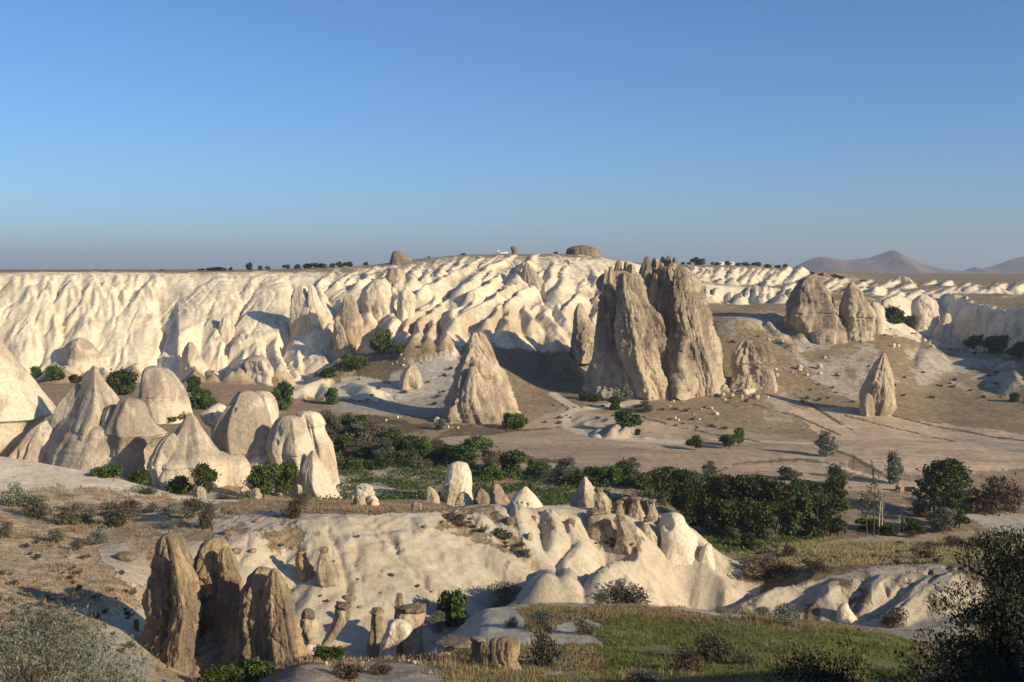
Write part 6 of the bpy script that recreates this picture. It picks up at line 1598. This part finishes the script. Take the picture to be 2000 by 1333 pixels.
# --- low stone wall under the field edge by the huge tree
STONE = flat_material("wall_stone", (0.40, 0.31, 0.22), 0.9, 0.3, 2.0)
wp_ = hit(1765, 962, 215, 300)
wall = empty("stone_wall", wp_); wall.scale = (1.35, 1.0, 0.62); tag(wall, "low stone retaining wall with dark openings beside the huge round tree", "wall")
prism("lintel", [(-1, 2.0), (7.5, 2.0), (7.5, 2.7), (-1, 2.7)], 0, 0.9, STONE, wall, 0.08)
for x in (-0.6, 1.9, 4.2, 6.6):
    prism("pier", [(x, -0.6), (x + 0.7, -0.6), (x + 0.7, 1.998), (x, 1.998)], 0.03, 0.85, STONE, wall, 0.05)
prism("back_wall", [(-0.9, -0.6), (7.4, -0.6), (7.4, 1.99), (-0.9, 1.99)], 1.6, 1.9, STONE, wall)

# --- vineyard, crop and grass: uncountable cover
def scatter_mesh(name, pts, per, spread, L, W_, mat, seed, tint, up, label, cat, hgt=0.4):
    g = np.random.default_rng(seed)
    P = np.repeat(pts, per, 0) + g.normal(0, 1, (len(pts) * per, 3)) * np.array([spread, spread, hgt * 0.5])
    P[:, 2] = np.maximum(P[:, 2], np.repeat(pts[:, 2], per)) + hgt * 0.5
    v, f = leaves(P, L, W_, g, up)
    t = np.clip(np.repeat(np.broadcast_to(tint, len(pts)), per) + g.normal(0, 0.16, len(P)), 0, 1)
    return stuff(link(name, new_mesh(name, v, f, False, {"tint": np.repeat(t, 4)}), mat), label, cat)
gs = np.random.default_rng(5)
pts = []
for D_ in np.arange(218, 296, 2.6):
    for px_ in np.arange(610, 1460, 5.0):
        py_ = project(0.0, D_, -49.0)[1]
        if px_ > 1010 + (D_ - 262) * -6 and D_ > 262: continue
        if D_ > 276 and px_ > 930: continue
        n_ = float(noise3(px_ / 70.0, D_ / 9.0, 1.0) + 0.5 * noise3(px_ / 22.0, D_ / 3.0, 4.0))
        if n_ < -0.05: continue
        x = (px_ + gs.normal(0, 2) - 1000) / F * D_; y = D_ + gs.normal(0, 0.35)
        z = hfin(x, y)
        if z > -46.2: continue
        pts.append((x, y, z))
scatter_mesh("vines", np.array(pts), 12, 0.45, 0.55, 0.40, LEAF_GREEN, 6, 0.55, 0.3, "rows of low green vines covering the valley floor behind the white ridge", "vineyard", 0.9)
pts = []
for _ in range(2600):
    x, y = gs.uniform(1390, 1620), gs.uniform(1050, 1088)
    if y > 1088 - (x - 1390) * 0.12: continue
    D_ = 205 - (y - 1050) * 0.62
    X = (x - 1000) / F * D_
    pts.append((X, D_, hfin(X, D_)))
scatter_mesh("crop_rows", np.array(pts), 3, 0.4, 0.4, 0.28, LEAF_GREEN, 8, 0.95, 0.3, "bright yellow-green crop strip in front of the dark grove", "crop", 0.35)

def grass(name, n, pxr, Dr, hgt, wid, label, tintf, keep, seed):
    g = np.random.default_rng(seed)
    px_ = g.uniform(*pxr, n); D_ = np.sqrt(g.uniform(Dr[0]**2, Dr[1]**2, n))
    x = (px_ - 1000) / F * D_; y = D_
    i = np.clip(np.searchsorted(R, np.hypot(x, y)) - 1, 0, nr - 2); j = np.clip(np.searchsorted(ph, np.arctan2(x, y)) - 1, 0, nc - 2)
    k = keep(px_, D_, ROUGH[i, j], CC[i, j], x, y) & (SL[i, j] < 0.9)
    x, y = x[k], y[k]; cc = CC[i, j][k]
    z = hfin_v(x, y)
    m = len(x)
    B_ = np.stack([x, y, z], -1)
    per = 3
    Bp = np.repeat(B_, per, 0) + np.stack([g.normal(0, 0.10, m * per), g.normal(0, 0.10, m * per), np.full(m * per, -0.03)], -1)
    a = g.uniform(0, 6.28, m * per); h_ = np.repeat(hgt * g.uniform(0.5, 1.4, m) * np.clip(0.9 + 0.9 * noise3(x * 0.12, y * 0.12, 3.0), 0.35, 1.9), per) * g.uniform(0.7, 1.2, m * per)
    w2 = wid * 0.5
    side_ = np.stack([np.cos(a), np.sin(a), 0 * a], -1) * w2
    lean = np.stack([g.normal(0, 0.25, m * per), g.normal(0, 0.25, m * per), np.ones(m * per)], -1) * h_[:, None]
    Vv = np.stack([Bp - side_, Bp + side_, Bp + lean], 1).reshape(-1, 3)
    t = np.clip(np.repeat(tintf(cc, x, y), per) + g.normal(0, 0.12, m * per), 0, 1)
    stuff(link(name, new_mesh(name, Vv, np.arange(3 * m * per).reshape(-1, 3), False, {"tint": np.repeat(t, 3)}), LEAF_GRASS), label, "grass")
greenness = lambda cc: np.clip((cc[:, 1] / np.maximum(cc[:, 0], 1e-3) - 0.70) / 0.28, 0, 1)
grass("meadow_grass", 42000, (860, 1900), (54, 113), 0.30, 0.07, "short green and straw-coloured grass of the near meadow",
      lambda cc, x, y: 0.15 + 0.85 * greenness(cc) + 0.18 * noise3(x * 0.15, y * 0.15, 0.0), lambda px_, D_, r, cc, x, y: (r > 0.6) & (noise3(x * 0.22, y * 0.22, 1.0) + 0.5 * noise3(x * 0.9, y * 0.9, 4.0) > -0.38), 31)
grass("dry_grass", 30000, (-150, 900), (60, 185), 0.34, 0.10, "dry straw grass on the left slope and the terrace behind the white ridge",
      lambda cc, x, y: 0.10 + 0.25 * noise3(x * 0.06, y * 0.06, 9.0), lambda px_, D_, r, cc, x, y: (r > 0.6) & (cc[:, 0] < 0.62) & (noise3(x * 0.2, y * 0.2, 2.0) > -0.1), 33)
grass("flat_grass", 14000, (1380, 2060), (150, 200), 0.40, 0.13, "brown dry grass on the flat above the shaded bare slope",
      lambda cc, x, y: 0.25 + 0.25 * noise3(x * 0.08, y * 0.08, 9.0), lambda px_, D_, r, cc, x, y: (r > 0.6), 35)

grass("dry_stalks", 2600, (860, 1900), (54, 110), 0.75, 0.05, "tall bleached dry stalks standing in the near meadow",
      lambda cc, x, y: 0.05 + 0 * x, lambda px_, D_, r, cc, x, y: (r > 0.6) & (noise3(x * 0.12, y * 0.12, 7.0) > 0.1), 37)
# --- near shrubs round the view point
def near_shrub(name, label, base, top_h, wd, n, L, W_, mat, seed, clumps, z0=0.35, ball=0.16):
    m, cs, rs = crown_mesh("foliage", seed, top_h, wd, n, L, W_, clumps=clumps, z0=z0, ball=ball, up=0.9)
    m.materials.append(mat)
    e = empty(name, base); tag(e, label, "shrub")
    link("foliage", m, None, e)
    t = trunk_mesh("stem", seed + 1, top_h, cs, 0.03, 12, 0.25, 5); t.materials.append(BARK)
    link("stem", t, None, e)
    return e
def ground_at(px_, D_):
    x = (px_ - 1000) / F * D_
    return np.array([x, D_, hfin(x, D_)])
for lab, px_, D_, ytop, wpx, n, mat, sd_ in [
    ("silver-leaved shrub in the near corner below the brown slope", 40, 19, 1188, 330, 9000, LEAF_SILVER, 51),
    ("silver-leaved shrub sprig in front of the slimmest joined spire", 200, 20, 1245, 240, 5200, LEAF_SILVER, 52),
    ("shrub with shade painted into its leaves rising highest at the meadow's right edge", 2010, 17, 1050, 330, 19000, LEAF_SHADE_PAINT, 53),
    ("shrub with shade-painted leaves at the shaded meadow's lower corner", 1900, 20, 1240, 330, 13000, LEAF_SHADE_PAINT, 54),
    ("sprawling shrub with shade-painted leaves and upright sprigs in the shaded meadow corner", 1640, 23, 1262, 300, 9000, LEAF_SHADE_PAINT, 55)]:
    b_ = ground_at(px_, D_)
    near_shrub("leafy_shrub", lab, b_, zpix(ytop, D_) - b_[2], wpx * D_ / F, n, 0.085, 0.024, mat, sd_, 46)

# ------------------------------------------------------------------ haze
HZ = bpy.data.materials.new("haze_air"); HZ.use_nodes = True
nt = HZ.node_tree
nt.nodes.remove(nt.nodes["Principled BSDF"])
pv = nt.nodes.new("ShaderNodeVolumePrincipled")
pv.inputs["Color"].default_value = (0.75, 0.83, 1.0, 1)
pv.inputs["Density"].default_value = 0.0001
pv.inputs["Anisotropy"].default_value = 0.2
nt.links.new(pv.outputs[0], nt.nodes["Material Output"].inputs["Volume"])
hz = prism("haze", [(-13000, -62), (13000, -62), (13000, 165), (-13000, 165)], -13000, 13000, HZ, None)
hz["kind"] = "stuff"
